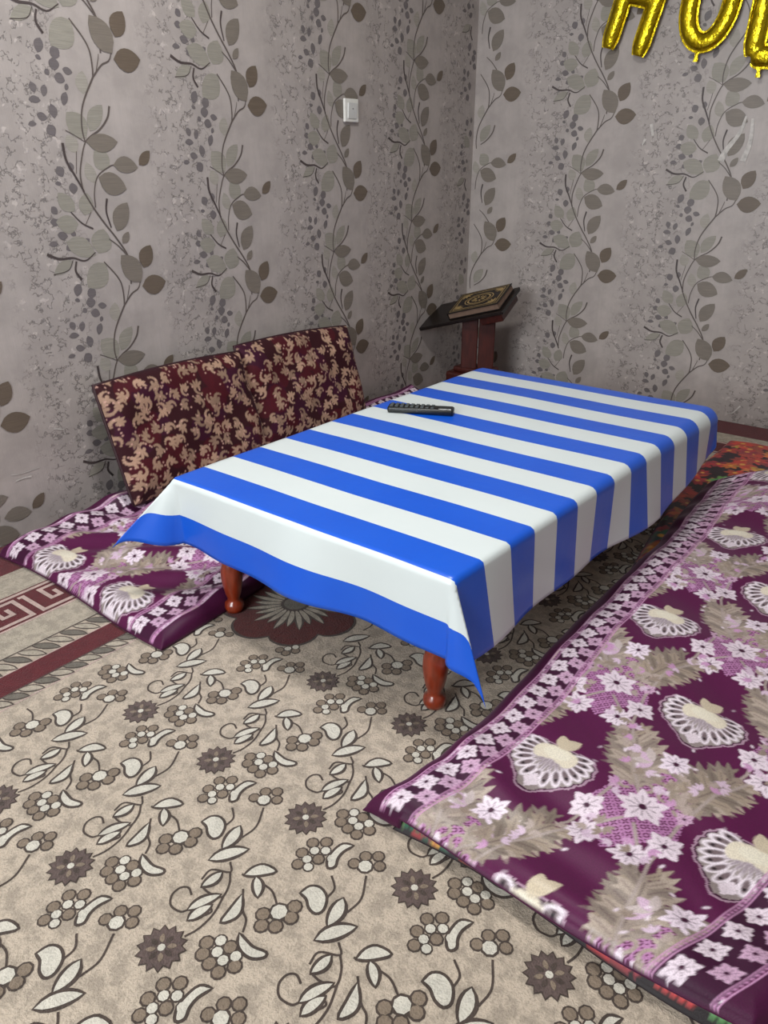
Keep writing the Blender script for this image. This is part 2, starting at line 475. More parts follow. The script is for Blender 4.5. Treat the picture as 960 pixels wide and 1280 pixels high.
wall_right = papered_wall('wall_right', lambda u, v, h: (u, WY - h, v), ((WX - 0.1, WY, 0), (X1, WY + 0.1, CEIL)), 0, WX, X1, aR, 0.652,
                          'mauve-grey papered wall with leafy vines below the gold letters',
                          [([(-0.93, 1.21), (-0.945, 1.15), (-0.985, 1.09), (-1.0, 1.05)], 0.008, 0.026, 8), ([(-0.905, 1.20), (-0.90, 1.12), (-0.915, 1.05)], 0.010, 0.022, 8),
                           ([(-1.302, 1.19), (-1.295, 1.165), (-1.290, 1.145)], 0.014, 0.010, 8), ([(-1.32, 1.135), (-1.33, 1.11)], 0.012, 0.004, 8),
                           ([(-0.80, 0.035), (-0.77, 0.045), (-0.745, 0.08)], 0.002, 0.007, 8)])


def slab(name, lo, hi, m):
    bm = bmesh.new()
    add_box(bm, lo, hi)
    return struct(bm_obj(name, bm, m))


slab('floor', (WX - 0.1, Y0 - 0.1, -0.12), (X1 + 0.1, WY + 0.1, -0.008), mat_floor)
slab('ceiling', (WX - 0.1, Y0 - 0.1, CEIL), (X1 + 0.1, WY + 0.1, CEIL + 0.1), mat_ceiling)
mat_plain = simple('plain_wallpaper', WALL_RGB, 0.6, var=0.04, scale=9)
slab('wall_side', (X1, Y0, 0), (X1 + 0.1, WY, CEIL), mat_plain)
slab('wall_back', (WX, Y0 - 0.1, 0), (X1 + 0.1, Y0, CEIL), mat_plain)

# the window behind the camera and the round lamp on the ceiling that light the room
bm = bmesh.new()
wx0, wx1, wz0, wz1 = -1.66, -0.04, 0.89, 2.21
for lo, hi in (((wx0, wz0), (wx1, wz0 + 0.06)), ((wx0, wz1 - 0.06), (wx1, wz1)), ((wx0, wz0), (wx0 + 0.06, wz1)), ((wx1 - 0.06, wz0), (wx1, wz1)),
               ((-0.88, wz0), (-0.82, wz1))):
    add_box(bm, (lo[0], Y0 + 0.001, lo[1]), (hi[0], Y0 + 0.06, hi[1]), 0.004, 1)
window_1 = struct(bm_obj('window_1', bm, simple('white_window_frame', (230, 230, 226), 0.4, var=0.01)))
mat_pane = simple('window_glass', (196, 206, 214), 0.08, var=0.01)
for a, b in ((wx0 + 0.06, -0.88), (-0.82, wx1 - 0.06)):
    bm = bmesh.new()
    add_box(bm, (a, Y0 + 0.01, wz0 + 0.06), (b, Y0 + 0.02, wz1 - 0.06))
    bm_obj('pane', bm, mat_pane, window_1)
lamp = tag(empty('ceiling_lamp', (-1.05, 1.25, CEIL - 0.001)), 'flat round white lamp on the ceiling above the table', 'lamp')
bm = bmesh.new()
add_lathe(bm, [(0.20, -0.032), (0.215, -0.028), (0.22, -0.014), (0.22, 0.0)], 40)
bm_obj('housing', bm, simple('white_lamp_metal', (228, 228, 224), 0.4, var=0.01), lamp, True)

# ------------------------------------------------------------------ carpet
mc = [carpet_material('carpet_beige', (188, 174, 157)), carpet_material('carpet_white', (210, 205, 192), 0.06, 0.2),
      carpet_material('carpet_taupe', (136, 121, 105), 0.06, 0.2), carpet_material('carpet_star', (98, 83, 79), 0.1, 0.3),
      carpet_material('carpet_outline', (78, 67, 61), 0.1, 0.2), carpet_material('carpet_maroon', (92, 24, 32), 0.1, 0.3),
      carpet_material('carpet_grey', (112, 106, 96), 0.08, 0.25), carpet_material('carpet_pink', (196, 172, 164), 0.08, 0.2),
      carpet_material('carpet_sand', (176, 166, 150), 0.14, 0.35), carpet_material('carpet_rosette', (88, 30, 28), 0.12, 0.3)]
C_BEIGE, C_WHITE, C_TAUPE, C_STAR, C_LINE, C_MAROON, C_GREY, C_PINK, C_SAND, C_ROS = range(10)
cx0, cx1, cy0, cy1 = WX + 0.003, 1.7, -1.7, WY - 0.003
K = Flat(lambda u, v, h: (u, v, h))
c = [(x, y, z) for z in (-0.008, 0.0) for y in (cy0, cy1) for x in (cx0, cx1)]
K.v.extend(c)
for f in ((0, 1, 5, 4), (2, 6, 7, 3), (0, 4, 6, 2), (1, 3, 7, 5), (0, 2, 3, 1), (4, 5, 7, 6)):
    K.f.append(f)
    K.i.append(0)
H1, H2 = 0.0005, 0.0011
FX, FY = -1.43, 2.80            # where the field ends and the border begins
PX, PY = 0.2363, 0.3115
ros = (-1.237, 1.227)


def grown(q, d):
    """outline of a polygon moved outwards by d"""
    n = len(q)
    area = sum(q[k][0] * q[(k + 1) % n][1] - q[(k + 1) % n][0] * q[k][1] for k in range(n))
    sg = 1 if area > 0 else -1
    out = []
    for k in range(n):
        a, b, c_ = q[k - 1], q[k], q[(k + 1) % n]
        u = (b[0] - a[0], b[1] - a[1])
        v = (c_[0] - b[0], c_[1] - b[1])
        lu, lv = math.hypot(*u), math.hypot(*v)
        nx, ny = sg * (u[1] / lu + v[1] / lv), -sg * (u[0] / lu + v[0] / lv)
        L = max(0.6, math.hypot(nx, ny))
        out.append((b[0] + nx / L * d * 1.15, b[1] + ny / L * d * 1.15))
    return out


for i in range(-4, 10):
    for j in range(-4, 9):
        ox, oy = -0.7255 + i * PX, 0.4035 + j * PY

        def inside(x, y, r=0.03):
            return FX + r < x < cx1 - r and cy0 + r < y < FY - r and math.hypot(x - ros[0], y - ros[1]) > 0.185 + r
        if inside(ox, oy):
            for nn, rr, hh, mm in ((14, 0.039, H1, C_LINE), (14, 0.036, H2, C_STAR)):
                K.poly([(ox + (rr if k % 2 == 0 else rr * 0.78) * math.cos(math.pi * k / nn + .1), oy + (rr if k % 2 == 0 else rr * 0.78) * math.sin(math.pi * k / nn + .1)) for k in range(2 * nn)], hh, mm)
            for k in range(8):
                a = k * math.pi / 4
                K.leaf(ox + 0.008 * math.cos(a), oy + 0.008 * math.sin(a), ox + 0.023 * math.cos(a), oy + 0.023 * math.sin(a), 0.008, H2 + 0.0006, C_TAUPE if k % 2 else C_LINE)
            K.ell(ox, oy, 0.006, 0.006, H2 + 0.0009, C_WHITE, 8)
        for bx, by, r, m in CARPET_BERRIES:
            if inside(ox + bx, oy + by, r):
                K.ell(ox + bx, oy + by, r * 1.32, r * 1.32, H1, C_LINE, 9, bx * 90)
                K.ell(ox + bx, oy + by, r * 1.0, r * 1.0, H2, m, 8, by * 90)
        for bx, by, tx, ty, w, m in CARPET_LEAVES:
            if inside(ox + bx, oy + by) and inside(ox + tx, oy + ty):
                K.leaf(ox + bx, oy + by, ox + tx, oy + ty, w, H1, C_LINE, 0.0026)
                K.leaf(ox + bx, oy + by, ox + tx, oy + ty, w * 0.80, H2, m, -0.0012)
        for pts, m in CARPET_POLYS:
            q = [(ox + p[0], oy + p[1]) for p in pts]
            if all(inside(*p) for p in q):
                q = [tuple(p) for p in catmull(q + [q[0]], 3)[:-1]]
                K.poly(grown(q, 0.0036), H1, C_LINE)
                K.poly(grown(q, -0.0006), H2, m)
        for pts in CARPET_LINES:
            q = [(ox + p[0], oy + p[1]) for p in pts]
            if all(inside(*p) for p in q):
                K.ribbon(q, 0.0036, 0.0036, H1 + 0.00015, C_LINE)


# border bands, running along both papered walls
def band(a, b, m, h=0.0003):
    """strip between distances a and b from the walls, along both of them"""
    K.poly([(WX + a, cy0), (WX + b, cy0), (WX + b, WY - b), (WX + a, WY - a)], h, m)
    K.poly([(WX + a, WY - a), (WX + b, WY - b), (cx1, WY - b), (cx1, WY - a)], h, m)


def rope(d, w):
    """twisted rope band at distance d, width w"""
    n = int((WY - d - cy0) / 0.036)
    band(d, d + 0.004, C_LINE, 0.0006)
    band(d + w - 0.004, d + w, C_PINK, 0.0006)
    for k in range(n):
        y = cy0 + 0.036 * k
        for q, m, hh, g in ((0, C_LINE, 0.0007, 0.003), (0, C_GREY if k % 2 else C_SAND, 0.0011, -0.001)):
            K.leaf(WX + d + 0.004, y - 0.008, WX + d + w - 0.004, y + 0.03, 0.022, hh, m, g)
    for k in range(int((cx1 - WX - d) / 0.036)):
        x = WX + d + 0.036 * k
        for m, hh, g in ((C_LINE, 0.0007, 0.003), (C_GREY if k % 2 else C_SAND, 0.0011, -0.001)):
            K.leaf(x - 0.008, WY - d - 0.004, x + 0.03, WY - d - w + 0.004, 0.022, hh, m, g)


band(0.004, 0.175, C_MAROON)
band(0.175, 0.294, C_SAND)
band(0.294, 0.468, C_MAROON)
band(0.300, 0.311, C_PINK, 0.0007)
band(0.446, 0.454, C_PINK, 0.0007)
band(0.454, 0.560, C_SAND)
rope(0.556, 0.066)
band(0.622, 0.690, C_MAROON)
rope(0.690, 0.046)
# key meander
UL = 0.134
key = [(0.432, -0.012), (0.432, 0.088), (0.328, 0.088), (0.328, 0.030), (0.392, 0.030), (0.392, 0.056), (0.362, 0.056)]
key2 = [(0.328, 0.110), (0.328, 0.118), (0.432, 0.118), (0.432, 0.125)]
for k in range(int((WY - 0.5 - cy0) / UL)):
    y = 0.693 + UL * (k - 17)
    for path in (key, key2):
        for (a, b), (a2, b2) in zip(path[:-1], path[1:]):
            lo = (WX + min(a, a2) - 0.006, y + min(b, b2) - 0.006)
            hi = (WX + max(a, a2) + 0.006, y + max(b, b2) + 0.006)
            if lo[1] > cy0 and hi[1] < WY - 0.47:
                K.poly([lo, (hi[0], lo[1]), hi, (lo[0], hi[1])], 0.0008, C_PINK)
for k in range(28):
    x = WX + 0.5 + UL * k
    for path in (key, key2):
        for (a, b), (a2, b2) in zip(path[:-1], path[1:]):
            lo = (x + min(b, b2) - 0.006, WY - max(a, a2) - 0.006)
            hi = (x + max(b, b2) + 0.006, WY - min(a, a2) + 0.006)
            if hi[0] < cx1:
                K.poly([lo, (hi[0], lo[1]), hi, (lo[0], hi[1])], 0.0008, C_PINK)
# maroon rosettes of the field, one shows beneath the table
for qx, qy in (ros, (-1.237 + 1.26, 1.227 + 1.0)):
    P = []
    for k in range(96):
        a = 2 * math.pi * k / 96
        r = 0.150 + 0.036 * abs(math.cos(4 * a + 0.3)) ** 0.6
        P.append((qx + r * math.cos(a), qy + r * math.sin(a)))
    K.poly([(qx + (p[0] - qx) * 1.04, qy + (p[1] - qy) * 1.04) for p in P], 0.0006, C_LINE)
    K.poly(P, 0.001, C_ROS)
    for k in range(24):
        a = 2 * math.pi * k / 24
        r1 = 0.125 if k % 2 else 0.108
        for off, m, hh, ww in ((0, C_LINE, 0.0014, 0.022), (0, C_SAND, 0.0018, 0.014)):
            K.leaf(qx + 0.03 * math.cos(a), qy + 0.03 * math.sin(a), qx + r1 * math.cos(a + .05), qy + r1 * math.sin(a + .05), ww, hh, m, 0.002 if m == C_LINE else 0)
    K.ell(qx, qy, 0.038, 0.038, 0.0021, C_LINE, 20)
    K.ell(qx, qy, 0.030, 0.030, 0.0025, C_GREY, 20)
carpet = pydata('carpet', K.v, K.f, mc, idx=K.i)
tag(carpet, 'beige patterned carpet with outlined flowers and a maroon key border covering the floor', 'carpet')

# ------------------------------------------------------------------ low table
TX0, TX1, TY0, TY1, TH = -1.455, -0.645, 1.046, 2.474, 0.358
mat_wood = simple('red_varnished_wood', (128, 46, 22), 0.28, var=0.12, scale=14, coat=0.5, stretch=(6, 6, 1))
mat_wood_dark = simple('dark_red_wood', (64, 22, 16), 0.4, var=0.14, scale=14, stretch=(6, 6, 1))
table = tag(empty('low_table', ((TX0 + TX1) / 2, (TY0 + TY1) / 2, 0)), 'long low wooden table on turned red-brown legs under a striped cloth', 'table')
tw, td = (TX1 - TX0) / 2, (TY1 - TY0) / 2
bm = bmesh.new()
add_box(bm, (-tw + 0.03, -td + 0.008, TH - 0.03), (tw - 0.008, td - 0.035, TH - 0.004), 0.004)
bm_obj('table_top', bm, mat_wood, table)
LX0, LX1, LY0, LY1 = -1.338, -0.718, 1.108, 2.405
tcx, tcy = (TX0 + TX1) / 2, (TY0 + TY1) / 2
for y in (LY0, LY1):
    bm = bmesh.new()
    add_box(bm, (LX0 - tcx + 0.02, y - tcy - 0.011, TH - 0.105), (LX1 - tcx - 0.02, y - tcy + 0.011, TH - 0.03), 0.003)
    bm_obj('apron', bm, mat_wood, table)
for x in (LX0, LX1):
    bm = bmesh.new()
    add_box(bm, (x - tcx - 0.011, LY0 - tcy + 0.02, TH - 0.105), (x - tcx + 0.011, LY1 - tcy - 0.02, TH - 0.03), 0.003)
    bm_obj('apron', bm, mat_wood, table)
prof = [(0.017, 0.0), (0.022, 0.004), (0.0250, 0.014), (0.0235, 0.026), (0.0165, 0.032), (0.0155, 0.039), (0.0195, 0.050), (0.0245, 0.074), (0.0275, 0.100),
        (0.0265, 0.122), (0.0215, 0.140), (0.0180, 0.148), (0.0245, 0.152), (0.0280, 0.158), (0.0280, 0.166), (0.0245, 0.172), (0.0195, 0.177), (0.0265, 0.190),
        (0.029, 0.225), (0.0285, 0.25), (0.028, 0.325)]
leg_me = None
for x in (LX0, LX1):
    for y in (LY0, LY1):
        if leg_me is None:
            bm = bmesh.new()
            add_lathe(bm, prof)
            lg = bm_obj('leg', bm, mat_wood, table, True)
            leg_me = lg.data
        else:
            lg = bpy.data.objects.new('leg', leg_me)
            col.objects.link(lg)
            lg.parent = table
        lg.location = (x - tcx, y - tcy, 0.002)

# ------------------------------------------------------------------ striped oilcloth
t = NT('striped_oilcloth')
uv = t.n('UVMap', uv_map='cloth')
sp = t.n('SeparateXYZ')
t.t.links.new(uv.outputs[0], sp.inputs[0])
wob = t.noise(uv.outputs[0], 3.0, 2)
ph = t.math('FRACT', t.math('DIVIDE', t.math('ADD', t.math('SUBTRACT', sp.outputs[1], 1.051), t.math('MULTIPLY', t.math('SUBTRACT', wob, 0.5), 0.006)), 0.1885))
stripe = t.ramp(t.math('SUBTRACT', 0.25, t.math('ABSOLUTE', t.math('SUBTRACT', ph, 0.25))), -0.006, 0.006, False)
# blue for phase 0..0.5
blue = t.math('LESS_THAN', ph, 0.5)
mot = t.noise(uv.outputs[0], 6.0, 3)
cb = t.mix(mot, lin4(12, 84, 206), lin4(18, 96, 218))
cw = t.mix(mot, lin4(214, 224, 225), lin4(222, 231, 231))
t.set(color=t.mix(blue, cw, cb), rough=0.34, spec=0.5, coat=0.15, coat_rough=0.2)
wr = t.noise(uv.outputs[0], 9.0, 3)
t.bump(wr, 0.18, 0.01)
mat_cloth = t.m

OF, OB, OL, OR = 0.168, 0.15, 0.15, 0.185     # overhangs: front, back, left, right
ns, nt = 118, 168
sv = np.linspace(TX0 - OL, TX1 + OR, ns)
tv = np.linspace(TY0 - OF, TY1 + OB, nt)


def drape(s, q):
    """point of the flat cloth -> point of the cloth lying on the table and hanging over its edges"""
    far = max(0.0, min(1.0, (q - TY0) / (TY1 - TY0)))
    if s > TX1:
        s = TX1 + (s - TX1) * (0.97 + 0.08 * far - 0.42 * max(0.0, (far - 0.66) / 0.34))
    RC = 0.008 + 0.040 * far ** 1.3
    s += 0.075 * far * max(0.0, min(1.0, (s - TX0) / (TX1 - TX0)))
    TXR = TX1 + 0.075 * far
    cx = min(max(s, TX0 + RC), TXR - RC)
    cy = min(max(q, TY0 + RC), TY1 - RC)
    dx, dy = s - cx, q - cy
    d = math.hypot(dx, dy)
    zt = TH + 0.0012 * math.sin(s * 9 + q * 4) * math.sin(q * 6.5 - s * 3) + 0.0016
    if d < 1e-9:
        return (s, q, zt)
    ux, uy = dx / d, dy / d
    arc = RC * math.pi / 2
    if d < arc:
        a = d / RC
        return (cx + ux * RC * math.sin(a), cy + uy * RC * math.sin(a), zt - RC * (1 - math.cos(a)))
    e = d - arc
    if ux > 0 and uy > 0:
        e *= 1 - 0.45 * 2 * ux * uy
    # how much this is a corner (0 on the sides, 1 on the diagonal)
    k = (2 * abs(ux * uy)) ** (0.75 if ux < 0 else 1.1)
    al = R(5)
    kx, ky = ux, uy
    if k < 0.02:
        if abs(uy) > abs(ux):      # front / back skirt: shallow waves
            al = R(4 + 5 * math.sin(s * 11 + 0.8) + 2.5 * math.sin(s * 23))
        else:                      # long sides
            al = R(5 + 4 * math.sin(q * 7.0) + 2.0 * math.sin(q * 17 + 1)) if ux > 0 else R(4)
    if k > 0:
        if ux < 0 and uy < 0:      # corner beside the floor mattress sticks well out
            ak, skew = R(46), (-0.62, -0.85)
        elif ux > 0 and uy < 0:    # corner beside the big quilt hangs down
            ak, skew = R(23), (0.97, -0.24)
        elif ux > 0:
            ak, skew = R(10), (0.7, 0.7)
        else:
            ak, skew = R(25), (-0.7, 0.7)
        al = al * (1 - k) + ak * k
        kx = ux * (1 - k) + skew[0] * k
        ky = uy * (1 - k) + skew[1] * k
        L = math.hypot(kx, ky)
        kx, ky = kx / L, ky / L
        # a valley on either side of the ridge
        al -= R(9) * max(0.0, math.sin(2 * math.pi * (2 * math.atan2(abs(uy), abs(ux)) / math.pi) * 2 - math.pi / 2 + math.pi) ) * (1 - k) * (0.6 if ux > 0 else 0.0)
    hz = RC + e * math.sin(al)
    return (cx + kx * hz, cy + ky * hz, zt - RC - e * math.cos(al))


V, UVs = [], []
for q in tv:
    for s in sv:
        V.append(drape(s, q))
        UVs.append((s, q))
Fc = [(j * ns + i, j * ns + i + 1, (j + 1) * ns + i + 1, (j + 1) * ns + i) for j in range(nt - 1) for i in range(ns - 1)]
me = bpy.data.meshes.new('tablecloth')
me.from_pydata(V, [], Fc)
ul = me.uv_layers.new(name='cloth')
li = np.empty(len(me.loops), dtype=np.int32)
me.loops.foreach_get('vertex_index', li)
ul.data.foreach_set('uv', np.array(UVs, dtype=np.float32)[li].ravel())
cloth = link_mesh('tablecloth', me, mat_cloth, None, True)
sol = cloth.modifiers.new('thickness', 'SOLIDIFY')
sol.thickness = 0.0012
sol.offset = 1.0
tag(cloth, 'blue and white striped oilcloth draped over the low table', 'tablecloth')


# ------------------------------------------------------------------ woven patterns
class Canvas:
    """a woven pattern as a fine grid of colours (r, g, b, thread) over w x h metres"""

    def __init__(self, w, h, res, bg):
        self.w, self.h = w, h
        self.nx, self.ny = int(round(w / res)) + 1, int(round(h / res)) + 1
        self.res = res
        self.a = np.zeros((self.ny, self.nx, 4), np.float32)
        self.a[..., :3] = lin(*bg)

    def win(self, x0, x1, y0, y1):
        r = self.res
        i0, i1 = max(0, int(x0 / r) - 1), min(self.nx, int(x1 / r) + 3)
        j0, j1 = max(0, int(y0 / r) - 1), min(self.ny, int(y1 / r) + 3)
        if i0 >= i1 or j0 >= j1:
            return None
        X, Y = np.meshgrid(np.arange(i0, i1) * r, np.arange(j0, j1) * r)
        return self.a[j0:j1, i0:i1], X, Y

    def blend(self, sub, mask, rgb, th=1.0, amt=1.0):
        m = np.clip(mask, 0, 1)[..., None] * amt
        sub[:] = sub * (1 - m) + np.array((*lin(*rgb), th), np.float32) * m

    def ell(self, cx, cy, a, b, ang, rgb, th=1.0, amt=1.0):
        R_ = max(a, b)
        w = self.win(cx - R_, cx + R_, cy - R_, cy + R_)
        if w is None:
            return
        sub, X, Y = w
        c, s = math.cos(ang), math.sin(ang)
        u, v = (X - cx) * c + (Y - cy) * s, -(X - cx) * s + (Y - cy) * c
        d = (1 - np.sqrt((u / a) ** 2 + (v / b) ** 2)) * min(a, b)
        self.blend(sub, d / self.res + 0.5, rgb, th, amt)

    def leaf(self, x0, y0, x1, y1, w, rgb, th=1.0, amt=1.0):
        L = math.hypot(x1 - x0, y1 - y0)
        if L < 1e-6:
            return
        q = self.win(min(x0, x1) - w, max(x0, x1) + w, min(y0, y1) - w, max(y0, y1) + w)
        if q is None:
            return
        sub, X, Y = q
        dx, dy = (x1 - x0) / L, (y1 - y0) / L
        u = ((X - x0) * dx + (Y - y0) * dy) / L
        v = np.abs(-(X - x0) * dy + (Y - y0) * dx)
        hw = w / 2 * np.sin(np.pi * np.clip(u, 0, 1) ** 0.85) ** 0.75
        self.blend(sub, np.where((u > 0) & (u < 1), (hw - v) / self.res + 0.4, 0), rgb, th, amt)

    def stroke(self, pts, w, rgb, th=1.0, amt=1.0):
        P = np.array(pts, float)
        q = self.win(P[:, 0].min() - w, P[:, 0].max() + w, P[:, 1].min() - w, P[:, 1].max() + w)
        if q is None:
            return
        sub, X, Y = q
        d = np.full(X.shape, 9.0)
        for (ax, ay), (bx, by) in zip(P[:-1], P[1:]):
            ex, ey = bx - ax, by - ay
            L2 = ex * ex + ey * ey + 1e-12
            s = np.clip(((X - ax) * ex + (Y - ay) * ey) / L2, 0, 1)
            d = np.minimum(d, np.hypot(X - ax - s * ex, Y - ay - s * ey))
        self.blend(sub, (w / 2 - d) / self.res + 0.5, rgb, th, amt)

    def poly(self, pts, rgb, th=1.0, amt=1.0, hatch=None):
        P = np.array(pts, float)
        q = self.win(P[:, 0].min(), P[:, 0].max(), P[:, 1].min(), P[:, 1].max())
        if q is None:
            return
        sub, X, Y = q
        ins = np.zeros(X.shape, bool)
        for (ax, ay), (bx, by) in zip(P, np.roll(P, -1, 0)):
            cr = ((ay > Y) != (by > Y))
            with np.errstate(divide='ignore', invalid='ignore'):
                ins ^= cr & (X < (bx - ax) * (Y - ay) / (by - ay + 1e-15) + ax)
        m = ins.astype(float)
        if hatch:
            u, v = (X + Y) / hatch, (X - Y) / hatch
            m *= (((u % 1) < 0.45) | ((v % 1) < 0.45))
        self.blend(sub, m, rgb, th, amt)


PINK, SILV, TAUPE, CREAM, PALE = (208, 170, 198), (232, 216, 228), (150, 136, 124), (226, 216, 196), (196, 182, 180)
PURPLE, PLUM, BLACK = (86, 16, 66), (62, 12, 48), (22, 8, 18)


def flower(cv, x, y, r, n=8, rgb=SILV, ph=0.0, core=PLUM):
    for k in range(n):
        a = ph + 2 * math.pi * k / n
        rr = r * (1.0 if k % 2 else 0.8)
        cv.leaf(x + r * .12 * math.cos(a), y + r * .12 * math.sin(a), x + rr * math.cos(a), y + rr * math.sin(a), r * (0.56 if n <= 8 else 0.44), rgb)
        cv.stroke([(x + rr * .25 * math.cos(a), y + rr * .25 * math.sin(a)), (x + rr * .6 * math.cos(a), y + rr * .6 * math.sin(a))], r * 0.05, core, 0.3, 0.7)
    cv.ell(x, y, r * 0.16, r * 0.16, 0, core, 0.2)


def acanthus(cv, x0, y0, x1, y1, w, rgb=TAUPE, curl=1):
    L = math.hypot(x1 - x0, y1 - y0)
    a0 = math.atan2(y1 - y0, x1 - x0)
    for k in range(6):
        q = 0.08 + k * 0.145
        px, py = x0 + (x1 - x0) * q, y0 + (y1 - y0) * q
        ll = w * (0.62 - 0.3 * abs(q - 0.35))
        for s in (1, -1):
            a = a0 + s * R(58 - 20 * q)
            ll2 = ll * (1.12 if k % 2 else 0.86)
            tone = tuple(int(v * (1.08 if (k + (s > 0)) % 2 else 0.88)) for v in rgb)
            cv.leaf(px, py, px + ll2 * math.cos(a), py + ll2 * math.sin(a), ll * 0.29, tone)
            for q2 in (-1, 1):
                mx, my = px + ll2 * .5 * math.cos(a), py + ll2 * .5 * math.sin(a)
                cv.leaf(mx, my, mx + ll2 * .42 * math.cos(a + q2 * .8), my + ll2 * .42 * math.sin(a + q2 * .8), ll * 0.15, tone)
            cv.stroke([(px, py), (px + ll * .7 * math.cos(a), py + ll * .7 * math.sin(a))], 0.0022, PLUM, 0.2, 0.45)
    cv.leaf(x0, y0, x1, y1, w * 0.20, rgb)
    cv.stroke([(x0, y0), (x0 + (x1 - x0) * .9, y0 + (y1 - y0) * .9)], 0.0028, (104, 88, 84), 0.6, 0.8)
    # curled tip
    for s in (1, -1):
        a = a0 + s * R(105)
        pts = [(x0 + 0.012 * math.cos(a), y0 + 0.012 * math.sin(a))]
        for j in range(7):
            b = a - s * j * 0.75
            pts.append((pts[-1][0] + 0.0075 * math.cos(b), pts[-1][1] + 0.0075 * math.sin(b)))
        cv.stroke(pts, 0.006, rgb)


def shell(cv, x, y, s=1.0):
    """fan shell: point towards -y, cream lobe and knot towards +y"""
    sx, sy = 0.072 * s, 0.072 * s
    out = []
    for k in range(73):
        a = -math.pi / 2 + 2 * math.pi * k / 72
        r = 1.0 + 0.05 * abs(math.cos(9 * a))
        rx, ry = r * math.cos(a), r * math.sin(a)
        tip = max(0.0, -math.sin(a)) ** 14
        notch = max(0.0, math.sin(a)) ** 5
        out.append((x + sx * rx, y + sy * (ry * 0.82 - 0.42 * tip - 0.35 * notch)))
    grow = lambda g: [(x + (p[0] - x) * g, y + (p[1] - y) * g) for p in out]
    cv.poly(grow(1.10), (172, 140, 160), 0.9)
    cv.poly(grow(1.04), PLUM, 0.2)
    cv.poly(out, (150, 138, 136), 0.9)
    for k in range(15):
        a = R(-90) + R(18) * (k - 7)
        bx, by = x + sx * 0.10 * math.cos(a), y + sy * (0.24 + 0.1 * math.sin(a))
        ext = 1 + 0.22 * max(0.0, -math.sin(a)) ** 6
        px, py = x + sx * 0.74 * math.cos(a), y + sy * (0.64 * ext * math.sin(a) + 0.06)
        an = math.atan2(py - by, px - bx)
        cv.stroke([(bx, by), (px, py)], 0.006 * s, (232, 220, 230))
        cv.ell(px, py, 0.0205 * s, 0.0092 * s, an, (240, 228, 238))
        cv.ell(px - 0.002 * math.cos(an), py - 0.002 * math.sin(an), 0.0150 * s, 0.0052 * s, an, (116, 100, 104), 0.8)
        cv.ell(px + 0.004 * math.cos(an), py + 0.004 * math.sin(an), 0.003 * s, 0.003 * s, 0, BLACK, 0)
        cv.leaf(bx, by, bx + (px - bx) * .7, by + (py - by) * .7, 0.006 * s, (110, 92, 98), 0.6, 0.7)
    cv.poly([(x, y - sy * 1.18), (x + sx * .2, y - sy * .9), (x, y - sy * .6), (x - sx * .2, y - sy * .9)], (228, 214, 224))
    for dx in (-0.36, -0.18, 0, 0.18, 0.36):
        cv.ell(x + dx * sx, y + sy * (0.30 - 0.3 * abs(dx)), 0.015 * s, 0.020 * s, 0, CREAM)
    cv.ell(x, y + sy * 0.28, 0.026 * s, 0.015 * s, 0, (232, 225, 206))
    cv.leaf(x - 0.004, y + sy * 0.5, x + 0.02 * s, y + sy * 1.02, 0.030 * s, (206, 192, 168))
    cv.leaf(x + 0.004, y + sy * 0.5, x - 0.016 * s, y + sy * 1.0, 0.026 * s, (206, 192, 168))


